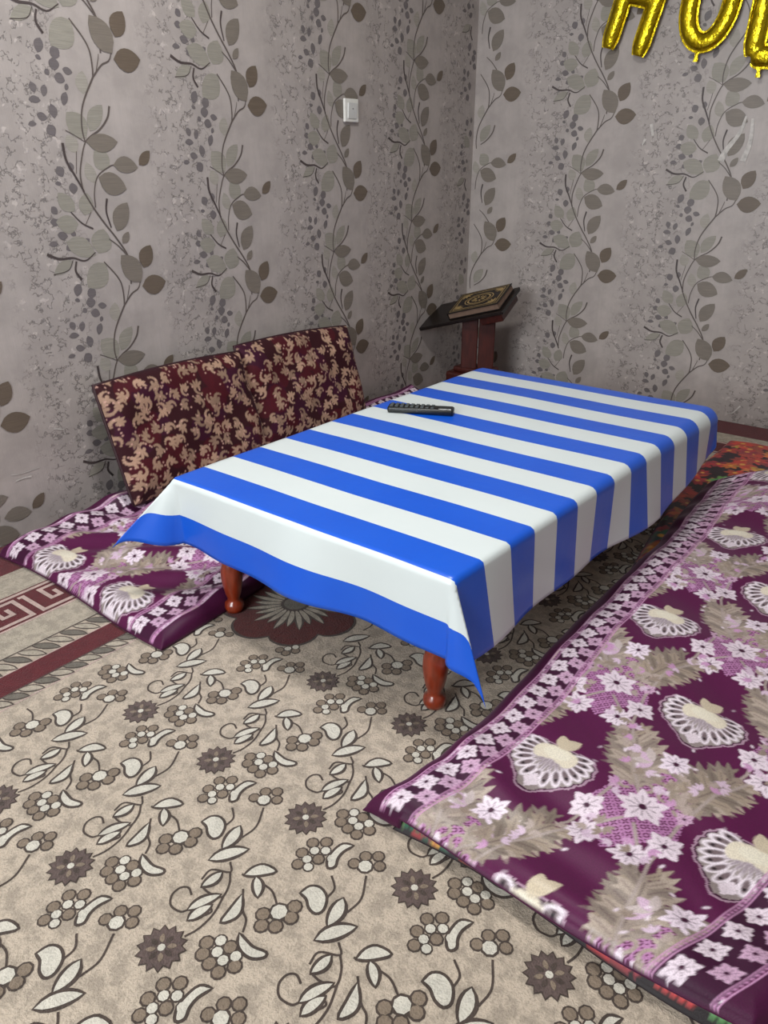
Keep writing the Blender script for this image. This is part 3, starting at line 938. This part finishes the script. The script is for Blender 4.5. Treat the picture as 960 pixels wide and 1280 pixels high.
def quilt_canvas(w, h, res, u0, v0, left_band, right_band, rough_seed, end_band=False):
    cv = Canvas(w, h, res, PURPLE)
    rg = np.random.default_rng(rough_seed)
    DU, DV = 0.172, 0.295
    cells = [(u0 + DU * i, v0 + DV * (i % 2) + 2 * DV * k) for i in range(-2, 7) for k in range(-2, 8)]
    cells = [c_ for c_ in cells if -0.2 < c_[0] < w + 0.2 and -0.35 < c_[1] < h + 0.35]
    for (x, y) in cells:
        # hatched lozenges between the shells
        for sx in (1,):
            px, py = x, y - DV
            cv.poly([(px, py - .12), (px + .075, py - .03), (px + .05, py + .07), (px, py + .115), (px - .05, py + .07), (px - .075, py - .03)], (186, 128, 176), 0.8, 0.9, 0.0085)
    for (x, y) in cells:
        for s in (-1, 1):
            # garlands of leaves framing the shells
            acanthus(cv, x + s * 0.030, y - 0.262, x + s * 0.085, y - 0.130, 0.118, (166, 152, 140))
            acanthus(cv, x + s * 0.128, y + 0.050, x + s * 0.075, y + 0.180, 0.104, (152, 138, 124))
            cv.stroke([(x + s * 0.02, y - 0.27), (x + s * 0.066, y - 0.2), (x + s * 0.102, y - 0.1), (x + s * 0.112, y), (x + s * 0.1, y + 0.1), (x + s * 0.05, y + 0.2), (x + s * .01, y + .25)], 0.0055, (170, 156, 150), 0.9)
            flower(cv, x + s * 0.104, y - 0.055, 0.033, 8, SILV, 0.3 + x * 9)
            flower(cv, x + s * 0.040, y + 0.192, 0.035, 9, SILV, 0.1)
            flower(cv, x + s * 0.112, y + 0.022, 0.017, 7, PINK, 0.1)
            for q in range(4):
                a = R(-60 + 40 * q)
                bx, by = x + s * 0.035, y - 0.185
                cv.leaf(bx, by, bx + s * 0.036 * math.cos(a), by + 0.036 * math.sin(a), 0.016, PALE if q % 2 else (206, 176, 200))
            pts = [(x + s * 0.012, y - 0.225)]
            for q in range(9):
                b = R(90) + s * R(-38) * q
                pts.append((pts[-1][0] + 0.0095 * math.cos(b), pts[-1][1] + 0.0095 * math.sin(b)))
            cv.stroke(pts, 0.0075, (160, 146, 136))
        flower(cv, x, y - 0.295, 0.044, 10, SILV, 0.15)
        flower(cv, x, y - 0.168, 0.034, 9, (238, 222, 236), 0.5)
        for k in range(16):
            cv.ell(x + rg.uniform(-.15, .15), y - 0.2 + rg.uniform(-.12, .12), .005, .0028, rg.uniform(0, 3), (236, 220, 232), 1, .9)
    for (x, y) in cells:
        for k in range(38):
            # small silver sprigs scattered along the garlands
            an = rg.uniform(0, 6.283)
            qx, qy = x + 0.125 * math.cos(an) * rg.uniform(.9, 1.12), y + 0.215 * math.sin(an) * rg.uniform(.9, 1.15)
            b = rg.uniform(0, 6.283)
            c1 = [(214, 190, 210), (176, 160, 152), (198, 150, 190), (150, 134, 122)][rg.integers(4)]
            for q in range(3):
                cv.leaf(qx, qy, qx + 0.017 * math.cos(b + q * .7), qy + 0.017 * math.sin(b + q * .7), 0.0075, c1)
    for (x, y) in cells:
        cv.ell(x, y + 0.01, 0.088, 0.098, 0, PURPLE, 0, 0.6)
        shell(cv, x, y)

    def band_(a, b, flip):
        lo, hi = min(a, b), max(a, b)
        q = cv.win(lo, hi, 0, h)
        if q:
            cv.blend(q[0], ((q[1] > lo) & (q[1] < hi)).astype(float), (58, 10, 46), 0)
        n = int(h / 0.052)
        for k in range(n + 1):
            y = 0.018 + k * 0.052
            flower(cv, lo + (hi - lo) * 0.29, y, 0.0235, 8, SILV, 0.2 * k)
            flower(cv, lo + (hi - lo) * 0.72, y + 0.026, 0.0215, 8, PINK, 0.3 * k)
        for e in (lo, hi):
            for off in (-0.0045, 0.0045):
                cv.stroke([(e + off, 0), (e + off, h)], 0.0026, (200, 146, 186))
            for k in range(int(h / 0.009)):
                cv.ell(e, k * 0.009, 0.0018, 0.0028, 0, (198, 140, 184))
    # plain plum hem outside the band
    for (a, b) in ((left_band), (right_band)):
        band_(a, b, False)
    q = cv.win(0, left_band[0] - 0.006, 0, h)
    cv.blend(q[0], (q[1] < left_band[0] - 0.006).astype(float), (70, 14, 54), 0)
    q = cv.win(right_band[1] + 0.006, w, 0, h)
    if q:
        cv.blend(q[0], (q[1] > right_band[1] + 0.006).astype(float), (70, 14, 54), 0)
    return cv


def sheet_mesh(name, cv, topfun, z0fun, mat, side_rgb, parent=None):
    """closed padded sheet: top grid from the canvas via topfun(u, v) arrays, side skirts down to z0fun, flat bottom"""
    nx, ny = cv.nx, cv.ny
    U, Vv = np.meshgrid(np.linspace(0, cv.w, nx), np.linspace(0, cv.h, ny))
    X, Y, Z = topfun(U, Vv)
    top = np.stack([X, Y, Z], -1).reshape(-1, 3)
    ring = [(0, i) for i in range(nx)] + [(j, nx - 1) for j in range(1, ny)] + [(ny - 1, i) for i in range(nx - 2, -1, -1)] + [(j, 0) for j in range(ny - 2, 0, -1)]
    ring_i = np.array([j * nx + i for j, i in ring])
    e = top[ring_i]
    cen = e.mean(0)
    zb = z0fun(e[:, 0], e[:, 1])
    verts = [top]
    colr = [cv.a.reshape(-1, 4)]
    N = len(ring_i)
    inw = cen[:2] - e[:, :2]
    inw = inw / np.linalg.norm(inw, axis=1, keepdims=True)
    nrm = -inw
    for q, out in ((0.35, 0.006), (0.7, 0.006), (1.0, 0.0)):
        p = e.copy()
        p[:, 2] = e[:, 2] + (zb - e[:, 2]) * q
        p[:, :2] += nrm * out
        verts.append(p)
        colr.append(np.tile(np.array((*lin(*side_rgb), 0.0), np.float32), (N, 1)))
    verts = np.concatenate(verts).astype(np.float32)
    colr = np.concatenate(colr).astype(np.float32)
    J, I = np.meshgrid(np.arange(ny - 1), np.arange(nx - 1), indexing='ij')
    a = (J * nx + I).ravel()
    faces = [np.stack([a, a + 1, a + 1 + nx, a + nx], 1)]
    prev = ring_i
    base = nx * ny
    for k in range(3):
        cur = base + k * N + np.arange(N)
        faces.append(np.stack([prev, cur, np.roll(cur, -1), np.roll(prev, -1)], 1))
        prev = cur
    faces = np.concatenate(faces).astype(np.int32)
    me = bpy.data.meshes.new(name)
    me.vertices.add(len(verts))
    me.vertices.foreach_set('co', verts.ravel())
    me.loops.add(faces.size)
    me.loops.foreach_set('vertex_index', faces.ravel())
    me.polygons.add(len(faces))
    me.polygons.foreach_set('loop_start', np.arange(0, faces.size, 4, dtype=np.int32))
    me.update(calc_edges=True)
    at = me.color_attributes.new('weave', 'FLOAT_COLOR', 'POINT')
    at.data.foreach_set('color', colr.ravel())
    me.validate()
    return link_mesh(name, me, mat, parent, True)


def edge_round(U, V, w, h, r):
    e = np.minimum(np.minimum(U, w - U), np.minimum(V, h - V))
    q = 1 - np.clip(e / r, 0, 1)
    return np.sqrt(np.clip(1 - q ** 2.2, 0.02, 1))


mat_quilt = fabric_material('purple_jacquard_velvet')
mat_red = fabric_material('red_flowered_velvet', sheen=0.2)
mat_cush = fabric_material('maroon_scroll_velvet', 0.75, 0.6, 0.05)

# ---- lower floor quilt: dark velvet with red, orange and green flowers
LW, LH = 0.70, 2.40
cv = Canvas(LW, LH, 0.004, (26, 12, 14))
rg = np.random.default_rng(5)
for k in range(520):
    x, y = rg.uniform(0, LW), rg.uniform(0, LH)
    far = y > 1.4
    r = rg.uniform(0.03, 0.06)
    pal = [(176, 34, 40), (196, 62, 30), (206, 112, 34), (150, 24, 36), (214, 150, 60), (26, 96, 62), (92, 140, 80)]
    c1 = pal[rg.choice(7, p=[.22, .27, .25, .06, .14, .02, .04])] if far else pal[rg.choice(7, p=[.3, .08, .08, .2, .04, .18, .12])]
    n = rg.integers(6, 10)
    for q in range(n):
        a = 2 * math.pi * q / n + rg.uniform(0, .4)
        cv.leaf(x, y, x + r * math.cos(a), y + r * math.sin(a), r * 0.5, tuple(int(v * rg.uniform(.75, 1.1)) for v in c1), 0.5)
    cv.ell(x, y, r * .2, r * .2, 0, (222, 160, 60), 0.5)
for x0, c1 in ((0.02, (20, 104, 72)), (0.06, (176, 40, 62)), (0.13, (112, 158, 90)), (0.19, (232, 140, 40)), (0.27, (178, 36, 60)), (0.34, (120, 160, 110)), (0.42, (190, 50, 70)), (0.50, (206, 60, 60)), (0.58, (96, 150, 90))):
    for q in range(5):
        cv.leaf(x0 + .012 * q, 0.0, x0 + 0.012 * q + .02, 0.055, 0.02, c1, 0.5)


def low_top(U, V):
    t = edge_round(U, V, LW, LH, 0.03)
    z = 0.005 + 0.024 * t + 0.003 * np.sin(U * 21 + V * 5) * t
    hump = np.exp(-((V - 1.95) / 0.3) ** 2) * 0.018
    return -0.585 + U * 0.92 - 0.11 * np.clip((V - 1.0) / 0.8, 0, 1), 0.792 + V + 0.012 * np.sin(U * 9), z + hump * t


o = sheet_mesh('floor_quilt', cv, low_top, lambda x, y: np.full_like(x, 0.0015), mat_red, (24, 14, 16))
tag(o, 'thin dark quilt with red, orange and green flowers lying beneath the big purple quilt', 'quilt')

# ---- big purple quilt beside the table
QW, QH = 0.70, 2.12
cvb = quilt_canvas(QW, QH, 0.0025, 0.180, 0.262, (0.042, 0.108), (0.555, 0.648), 11)


def big_top(U, V):
    t = edge_round(U, V, QW, QH, 0.04)
    y = 0.784 + V
    sc = np.clip(0.90 + 0.34 * (y - 0.70), 0.9, 1.05)
    x = -0.606 - 0.046 * np.exp(-V / 0.12) + U * sc + 0.005 * np.sin(V * 6.0)
    # the far end is drawn in on the table side
    far = np.clip((V - 1.30) / (QH - 1.30), 0, 1)
    y = y - far * np.clip(0.19 - U, 0, 0.19) * 2.0
    y = y + 0.010 * np.sin(U * 8 + 1.0) * (1 - far)
    z = 0.036 + 0.022 * t + 0.004 * t * (np.sin(U * 17 + V * 6) + np.sin(V * 13 - U * 9)) + 0.003 * t * np.sin(V * 33 + U * 21)
    # soft folds near the front
    z = z + 0.004 * t * np.exp(-((V - 0.12) / 0.10) ** 2) * np.sin(V * 60 + U * 22 + 2 * np.sin(U * 11))
    z = z + 0.018 * far * t - 0.030 * np.exp(-U / 0.022) * (1 - far)
    return x, y, z


o = sheet_mesh('velvet_quilt', cvb, big_top, lambda x, y: np.where((x < -0.575) & (y < 2.2), 0.0015, 0.030), mat_quilt, (70, 14, 54))
tag(o, 'big purple velvet quilt with silver shells and leaves lying beside the table', 'quilt')

# ---- floor mattress under the cushions
MW, MH = 0.76, 2.05
cvm = quilt_canvas(MW, MH, 0.003, 0.20, 0.06, (0.035, 0.120), (0.635, 0.720), 23)


def left_top(U, V):
    t = edge_round(U, V, MW, MH, 0.045)
    x = -2.100 + U + 0.010 * np.sin(V * 5)
    y = 0.892 + V + 0.012 * np.sin(U * 7)
    x = np.where(U > 0.4, x - (U - 0.4) / 0.36 * np.clip(V, 0, 0.4) * 0.10, x)
    z = 0.010 + 0.032 * t + 0.005 * t * (np.sin(U * 15 + V * 9) + np.sin(V * 19 - U * 11))
    rise = np.clip((0.16 - U) / 0.16, 0, 1) ** 1.5 * np.clip(V / 0.35, 0, 1)
    z = z + 0.05 * rise
    z = z + 0.008 * t * np.sin((V - 0.9 * U) * 40) * np.exp(-((V - 0.25) / 0.2) ** 2)
    return x, y, z


o = sheet_mesh('floor_mattress', cvm, left_top, lambda x, y: np.full_like(x, 0.0015), mat_quilt, (70, 14, 54))
tag(o, 'thin purple velvet floor mattress along the wall, half under the table', 'mattress')


# ---- two wall cushions
def scroll_canvas(w, h, res, seed, bright):
    cv = Canvas(w, h, res, (50, 10, 18))
    rg = np.random.default_rng(seed)
    for _ in range(40):
        cv.ell(rg.uniform(0, w), rg.uniform(0, h), rg.uniform(.02, .06), rg.uniform(.02, .05), rg.uniform(0, 3), [(78, 12, 24), (60, 10, 40)][rg.integers(2)], 0, .7)
    st = 0.050
    for j in range(int(h / st) + 2):
        for i in range(int(w / st) + 2):
            x, y = (i + 0.5 * (j % 2)) * st + rg.uniform(-.012, .012), j * st + rg.uniform(-.012, .012)
            g = rg.uniform(0.82, 1.06) * bright
            if rg.random() < 0.08:
                continue
            c1 = (int(min(255, 192 * g)), int(min(255, 156 * g)), int(min(255, 132 * g)))
            a0 = rg.uniform(0, 6.28)
            s = 1 if rg.random() < .5 else -1
            # C scroll with a fat curl
            r = rg.uniform(.014, .021)
            pts = []
            for q in range(13):
                bq = a0 + s * q * 0.42
                rr = r * (1 - q / 15)
                pts.append((x + rr * math.cos(bq), y + rr * math.sin(bq)))
            for q, p in enumerate(pts):
                cv.ell(p[0], p[1], .0032 + .0026 * math.sin(math.pi * q / 12), .0032 + .0026 * math.sin(math.pi * q / 12), 0, c1)
            cv.ell(pts[-1][0], pts[-1][1], .0055, .0055, 0, c1)
            # comma leaves
            for q in range(4):
                b = a0 + math.pi + s * (q - 1.5) * .55
                l2 = r * rg.uniform(1.3, 1.9)
                cv.leaf(x + r * .5 * math.cos(b), y + r * .5 * math.sin(b), x + l2 * math.cos(b + .3 * s), y + l2 * math.sin(b + .3 * s), .0098, c1)
            for q in range(3):
                cv.ell(x + rg.uniform(-.026, .026), y + rg.uniform(-.026, .026), .0028, .0028, 0, (208, 164, 150))
    return cv


def cushion(w, h, th, seed, bright, loc, rot, label):
    root = tag(empty('wall_cushion', loc, rot), label, 'cushion', 'two maroon scroll cushions leaning on the wall')
    cv = scroll_canvas(w, h, 0.0028, seed, bright)
    nx, ny = cv.nx, cv.ny
    U, V = np.meshgrid(np.linspace(0, w, nx), np.linspace(0, h, ny))
    e = edge_round(U, V, w, h, 0.09)
    bow = 0.010 * np.sin(np.pi * U / w)
    Zf = th / 2 * e + 0.005 * e * (np.sin(U * 25 + V * 17 + seed) + np.sin(V * 29 - U * 14))
    Xl, Yl = U - w / 2, V + bow * (V / h) - 0.012 * (1 - e) * 0
    # front face shows the pattern, back face mirrors the shape
    front = np.stack([Xl, -Zf, Yl], -1).reshape(-1, 3)
    st = 5
    bi, bj = sorted(set(list(range(0, nx, st)) + [nx - 1])), sorted(set(list(range(0, ny, st)) + [ny - 1]))
    back = np.array([[Xl[j, i], th / 2 * 0.7 * e[j, i], Yl[j, i]] for j in bj for i in bi])
    verts = np.concatenate([front, back])
    colr = np.concatenate([cv.a.reshape(-1, 4), np.tile(np.array((*lin(50, 10, 22), 0), np.float32), (len(back), 1))])
    J, I = np.meshgrid(np.arange(ny - 1), np.arange(nx - 1), indexing='ij')
    a = (J * nx + I).ravel()
    f1 = np.stack([a, a + 1, a + 1 + nx, a + nx], 1)
    nb, mb = len(bi), len(bj)
    J, I = np.meshgrid(np.arange(mb - 1), np.arange(nb - 1), indexing='ij')
    b = (J * nb + I).ravel() + nx * ny
    f2 = np.stack([b, b + nb, b + nb + 1, b + 1], 1)
    faces = np.concatenate([f1, f2]).tolist()
    me = bpy.data.meshes.new('cushion_cover')
    me.from_pydata(verts.tolist(), [], faces)
    at = me.color_attributes.new('weave', 'FLOAT_COLOR', 'POINT')
    at.data.foreach_set('color', colr.astype(np.float32).ravel())
    link_mesh('cushion_cover', me, mat_cush, root, True)
    # corded edge
    bm = bmesh.new()
    n = 20
    loop = [(-w / 2 + w * k / n, 0.0) for k in range(n)] + [(w / 2, h * k / n) for k in range(n)] + [(w / 2 - w * k / n, h + 0.010 * math.sin(math.pi * k / n)) for k in range(n)] + [(-w / 2, h - h * k / n) for k in range(n + 1)]
    add_tube(bm, [(p[0], 0.0, p[1]) for p in loop], 0.006, 8)
    bm_obj('piping', bm, simple('maroon_piping', (44, 8, 20), 0.6), root, True)
    return root


CUSHIONS = [
    (0.60, 0.385, 0.085, 3, 0.92, (-1.985, 1.575, 0.060), (R(-19), R(0.5), R(90 + 1)), 'maroon cushion with beige scrolls leaning on the wall beside the mattress end'),
    (0.60, 0.388, 0.085, 8, 0.92, (-2.000, 2.165, 0.062), (R(-19), R(1.6), R(90 - 2)), 'maroon cushion with beige scrolls leaning on the wall towards the book stand'),
]
for a in CUSHIONS:
    cushion(*a)

# ------------------------------------------------------------------ remote control on the cloth
mat_black = simple('black_plastic', (18, 20, 20), 0.35, var=0.05)
mat_rubber = simple('grey_rubber_button', (70, 76, 78), 0.6, var=0.05)
mat_green = simple('pale_button', (120, 130, 126), 0.6, var=0.05)
remote = tag(empty('remote_control', (-1.278, 1.842, TH + 0.0035), (0, 0, math.atan2(0.086, 0.174))), 'slim black remote control with small buttons on the striped cloth', 'remote')
bm = bmesh.new()
add_box(bm, (-0.1, -0.023, 0.001), (0.1, 0.023, 0.019), 0.006, 3)
bm_obj('body', bm, mat_black, remote, True)
bm = bmesh.new()
add_box(bm, (0.055, -0.017, 0.0185), (0.094, 0.017, 0.0196), 0.0004, 1)
bm_obj('face_plate', bm, simple('gloss_plate', (34, 40, 42), 0.15), remote)
bmesh_btn = None
for i in range(9):
    for j in range(3):
        if i >= 7 and j == 1:
            continue
        x, y = -0.088 + i * 0.0155, -0.013 + j * 0.013
        if bmesh_btn is None:
            bm = bmesh.new()
            add_box(bm, (-0.005, -0.0042, 0), (0.005, 0.0042, 0.0035), 0.0012, 2)
            b = bm_obj('button', bm, mat_rubber, remote)
            bmesh_btn = b.data
        else:
            b = bpy.data.objects.new('button', bmesh_btn)
            col.objects.link(b)
            b.parent = remote
        b.location = (x, y, 0.0185)

# ------------------------------------------------------------------ book stand in the corner, with the book on it
BC = Vector((-1.885, 3.185, 0.452))
rotb = Matrix.Rotation(R(9), 3, 'Z') @ Matrix.Rotation(R(20), 3, 'X') @ Matrix.Rotation(R(-17), 3, 'Y')
stand = tag(empty('book_stand', (BC.x, BC.y, 0)), 'dark red wooden book stand with a tilted black board in the corner', 'stand')
bm = bmesh.new()
add_box(bm, (-0.17, -0.11, 0.002), (0.15, 0.11, 0.05), 0.008)
add_box(bm, (-0.13, -0.08, 0.05), (0.12, 0.08, 0.12), 0.012)
add_box(bm, (-0.10, -0.06, 0.12), (0.09, 0.06, 0.145), 0.008)
bm_obj('base', bm, mat_wood_dark, stand)
ry = Matrix.Rotation(R(31), 4, 'Z')
for k, dx in enumerate((-0.041, 0.039)):
    bm = bmesh.new()
    add_box(bm, (dx - 0.038, -0.03, 0.14), (dx + 0.038, 0.03, 0.395 + 0.028 * k), 0.006, 2, ry)
    bm_obj('post', bm, mat_wood_dark, stand)
bm = bmesh.new()
M = Matrix.Translation((0, 0, BC.z)) @ rotb.to_4x4()
add_box(bm, (-0.30, -0.115, -0.034), (0.155, 0.115, -0.018), 0.003, 2, M)
bm_obj('board', bm, simple('black_board', (22, 16, 14), 0.35), stand)
bm = bmesh.new()
add_box(bm, (0.02, -0.10, -0.075), (0.135, 0.10, -0.034), 0.006, 2, M)
bm_obj('support_block', bm, mat_wood_dark, stand)

book = tag(empty('book', BC + rotb @ Vector((0, 0, 0.0012)), rotb.to_euler()), 'thick closed book with gold ornament on its black cover, on the stand', 'book')
mat_cover = simple('black_cover', (20, 14, 12), 0.4)
mat_gold = simple('gold_stamp', (176, 150, 100), 0.42, metal=0.35, var=0.1, scale=120)
bw, bh = 0.135, 0.095
bm = bmesh.new()
add_box(bm, (-bw, -bh, 0.010), (bw, bh, 0.014), 0.0012, 1)
add_box(bm, (-bw, -bh, -0.018), (bw, bh, -0.014), 0.0012, 1)
add_box(bm, (-bw, -bh, -0.018), (-bw + 0.005, bh, 0.014), 0.0012, 1)
bm_obj('cover', bm, mat_cover, book)
bm = bmesh.new()
add_box(bm, (-bw + 0.004, -bh + 0.004, -0.0145), (bw - 0.004, bh - 0.004, 0.0105))
bm_obj('page_block', bm, simple('page_edges', (120, 98, 84), 0.8), book)
# stamped ornament: frame, corner pieces, ringed medallion, scattered scroll marks
G = Flat(lambda u, v, h: (u, v, 0.0140 + h))
fr = lambda a, b, w: [G.poly(p, 0.0004, 0) for p in (
    [(-a, -b), (a, -b), (a, -b + w), (-a, -b + w)], [(-a, b - w), (a, b - w), (a, b), (-a, b)],
    [(-a, -b), (-a + w, -b), (-a + w, b), (-a, b)], [(a - w, -b), (a, -b), (a, b), (a - w, b)])]
fr(0.126, 0.086, 0.003)
fr(0.114, 0.074, 0.005)
for k in range(40):
    a, a2 = 2 * math.pi * k / 40, 2 * math.pi * (k + 1) / 40
    for r0, r1 in ((0.60, 0.70), (0.80, 0.86)):
        G.poly([(0.088 * r0 * math.cos(a), 0.062 * r0 * math.sin(a)), (0.088 * r1 * math.cos(a), 0.062 * r1 * math.sin(a)),
                (0.088 * r1 * math.cos(a2), 0.062 * r1 * math.sin(a2)), (0.088 * r0 * math.cos(a2), 0.062 * r0 * math.sin(a2))], 0.0005, 0)
for sx in (1, -1):
    for sy in (1, -1):
        for k in range(4):
            G.leaf(sx * 0.103, sy * 0.063, sx * (0.103 - 0.045 * math.cos(k * .5)), sy * (0.063 - 0.036 * math.sin(k * .5)), 0.010, 0.0006, 0)
for k in range(10):
    a = k * math.pi / 5
    G.leaf(0.012 * math.cos(a), 0.009 * math.sin(a), 0.044 * math.cos(a), 0.030 * math.sin(a), 0.010, 0.0006, 0)
pydata('gold_ornament', G.v, G.f, [mat_gold], book, idx=G.i)

# ------------------------------------------------------------------ light switch
mat_sw = simple('white_plastic', (226, 226, 220), 0.35, var=0.02)
sw = tag(empty('light_switch', (WX + 0.0022, 2.590, 1.229), (0, 0, R(90))), 'square white plastic light switch on the papered wall', 'switch')
bm = bmesh.new()
add_box(bm, (-0.042, -0.011, -0.041), (0.042, 0.0, 0.041), 0.004, 3)
bm_obj('plate', bm, mat_sw, sw)
bm = bmesh.new()
add_box(bm, (-0.026, -0.016, -0.028), (0.026, -0.010, 0.028), 0.002, 2, Matrix.Rotation(R(4), 4, 'X'))
rocker = bm_obj('rocker', bm, simple('white_rocker', (206, 207, 204), 0.3, var=0.02), sw)
bm = bmesh.new()
add_box(bm, (-0.003, -0.0175, 0.004), (0.003, -0.014, 0.008), 0.0005, 1)
bm_obj('indicator', bm, simple('grey_mark', (120, 122, 120), 0.4), rocker)

# ------------------------------------------------------------------ gold foil letter balloons on the wall
t = NT('gold_foil')
co = t.coords('Object')
w1 = t.noise(co, 26, 4, 0.6)
w2 = t.noise(co, 90, 2)
t.set(color=t.mix(w1, lin4(196, 170, 20), lin4(222, 198, 46)), metal=1.0, rough=0.2)
t.bump(t.math('ADD', w1, t.math('MULTIPLY', w2, 0.25)), 0.45, 0.012)
mat_foil = t.m


def stroke_mesh(paths, rad, flat):
    bm = bmesh.new()
    for pts, closed in paths:
        n = 40 if closed else 10
        if not closed:
            a, b = Vector((pts[0][0], 0, pts[0][1])), Vector((pts[1][0], 0, pts[1][1]))
            d = (b - a).normalized()
            L = (b - a).length
            P = [a + d * (L * k / 14) for k in range(15)]
            rr = [rad * (1 - 0.30 * max(0, 1 - k / 1.6) - 0.30 * max(0, 1 - (14 - k) / 1.6)) for k in range(15)]
            add_tube(bm, P, rr, 20)
        else:
            add_tube(bm, [Vector((p[0], 0, p[1])) for p in pts], rad, 20)
    for v in bm.verts:
        v.co.y *= flat
    return bm


def balloon(letter, paths, rad, loc, tilt, label, tab=None):
    root = tag(empty('letter_balloon', loc, (0, R(tilt), 0)), label, 'balloon', 'gold foil letters on the wall')
    o = bm_obj('foil_body', stroke_mesh(paths, rad, 0.72), mat_foil, root, True)
    m = o.modifiers.new('fuse', 'REMESH')
    m.mode = 'VOXEL'
    m.voxel_size = 0.0045
    m.use_smooth_shade = True
    s = o.modifiers.new('soften', 'SMOOTH')
    s.iterations = 6
    s.factor = 0.5
    # flat crimped seam following the outline
    q = bm_obj('seam', stroke_mesh(paths, rad * 1.2, 0.02), mat_foil, root, False)
    if tab:
        bm = bmesh.new()
        x, z = tab
        vs = [(x - 0.010, z + 0.012), (x + 0.010, z + 0.012), (x + 0.006, z - 0.006), (x + 0.011, z - 0.024), (x - 0.007, z - 0.026), (x - 0.005, z - 0.006)]
        f1 = [bm.verts.new((a, -0.004, b)) for a, b in vs]
        f2 = [bm.verts.new((a, 0.003, b)) for a, b in vs]
        bm.faces.new(f1)
        bm.faces.new(f2[::-1])
        for k in range(6):
            bm.faces.new((f1[k], f2[k], f2[(k + 1) % 6], f1[(k + 1) % 6]))
        bm_obj('inflation_tab', bm, mat_foil, root)
    return root


BY = WY - 0.034
hh = [(((-0.068, 0.03), (-0.068, 0.34)), False), (((0.068, 0.03), (0.068, 0.34)), False), (((-0.068, 0.225), (0.068, 0.225)), False)]
balloon('H', hh, 0.032, (-1.458, BY, 1.425), 15, 'tilted gold foil balloon letter H on the wall', None)
oval = []
for k in range(41):
    a = 2 * math.pi * k / 40
    oval.append((0.078 * math.cos(a), 0.17 + 0.135 * math.copysign(abs(math.sin(a)) ** 0.9, math.sin(a))))
balloon('O', [(oval, True)], 0.031, (-1.142, BY, 1.432), 7, 'gold foil balloon letter O on the wall', (-0.004, -0.005))
ll = [(((-0.07, 0.035), (-0.07, 0.34)), False), (((-0.07, 0.035), (0.085, 0.035)), False)]
balloon('L', ll, 0.035, (-0.872, BY, 1.368), 3, 'gold foil balloon letter L on the wall', (-0.035, -0.008))
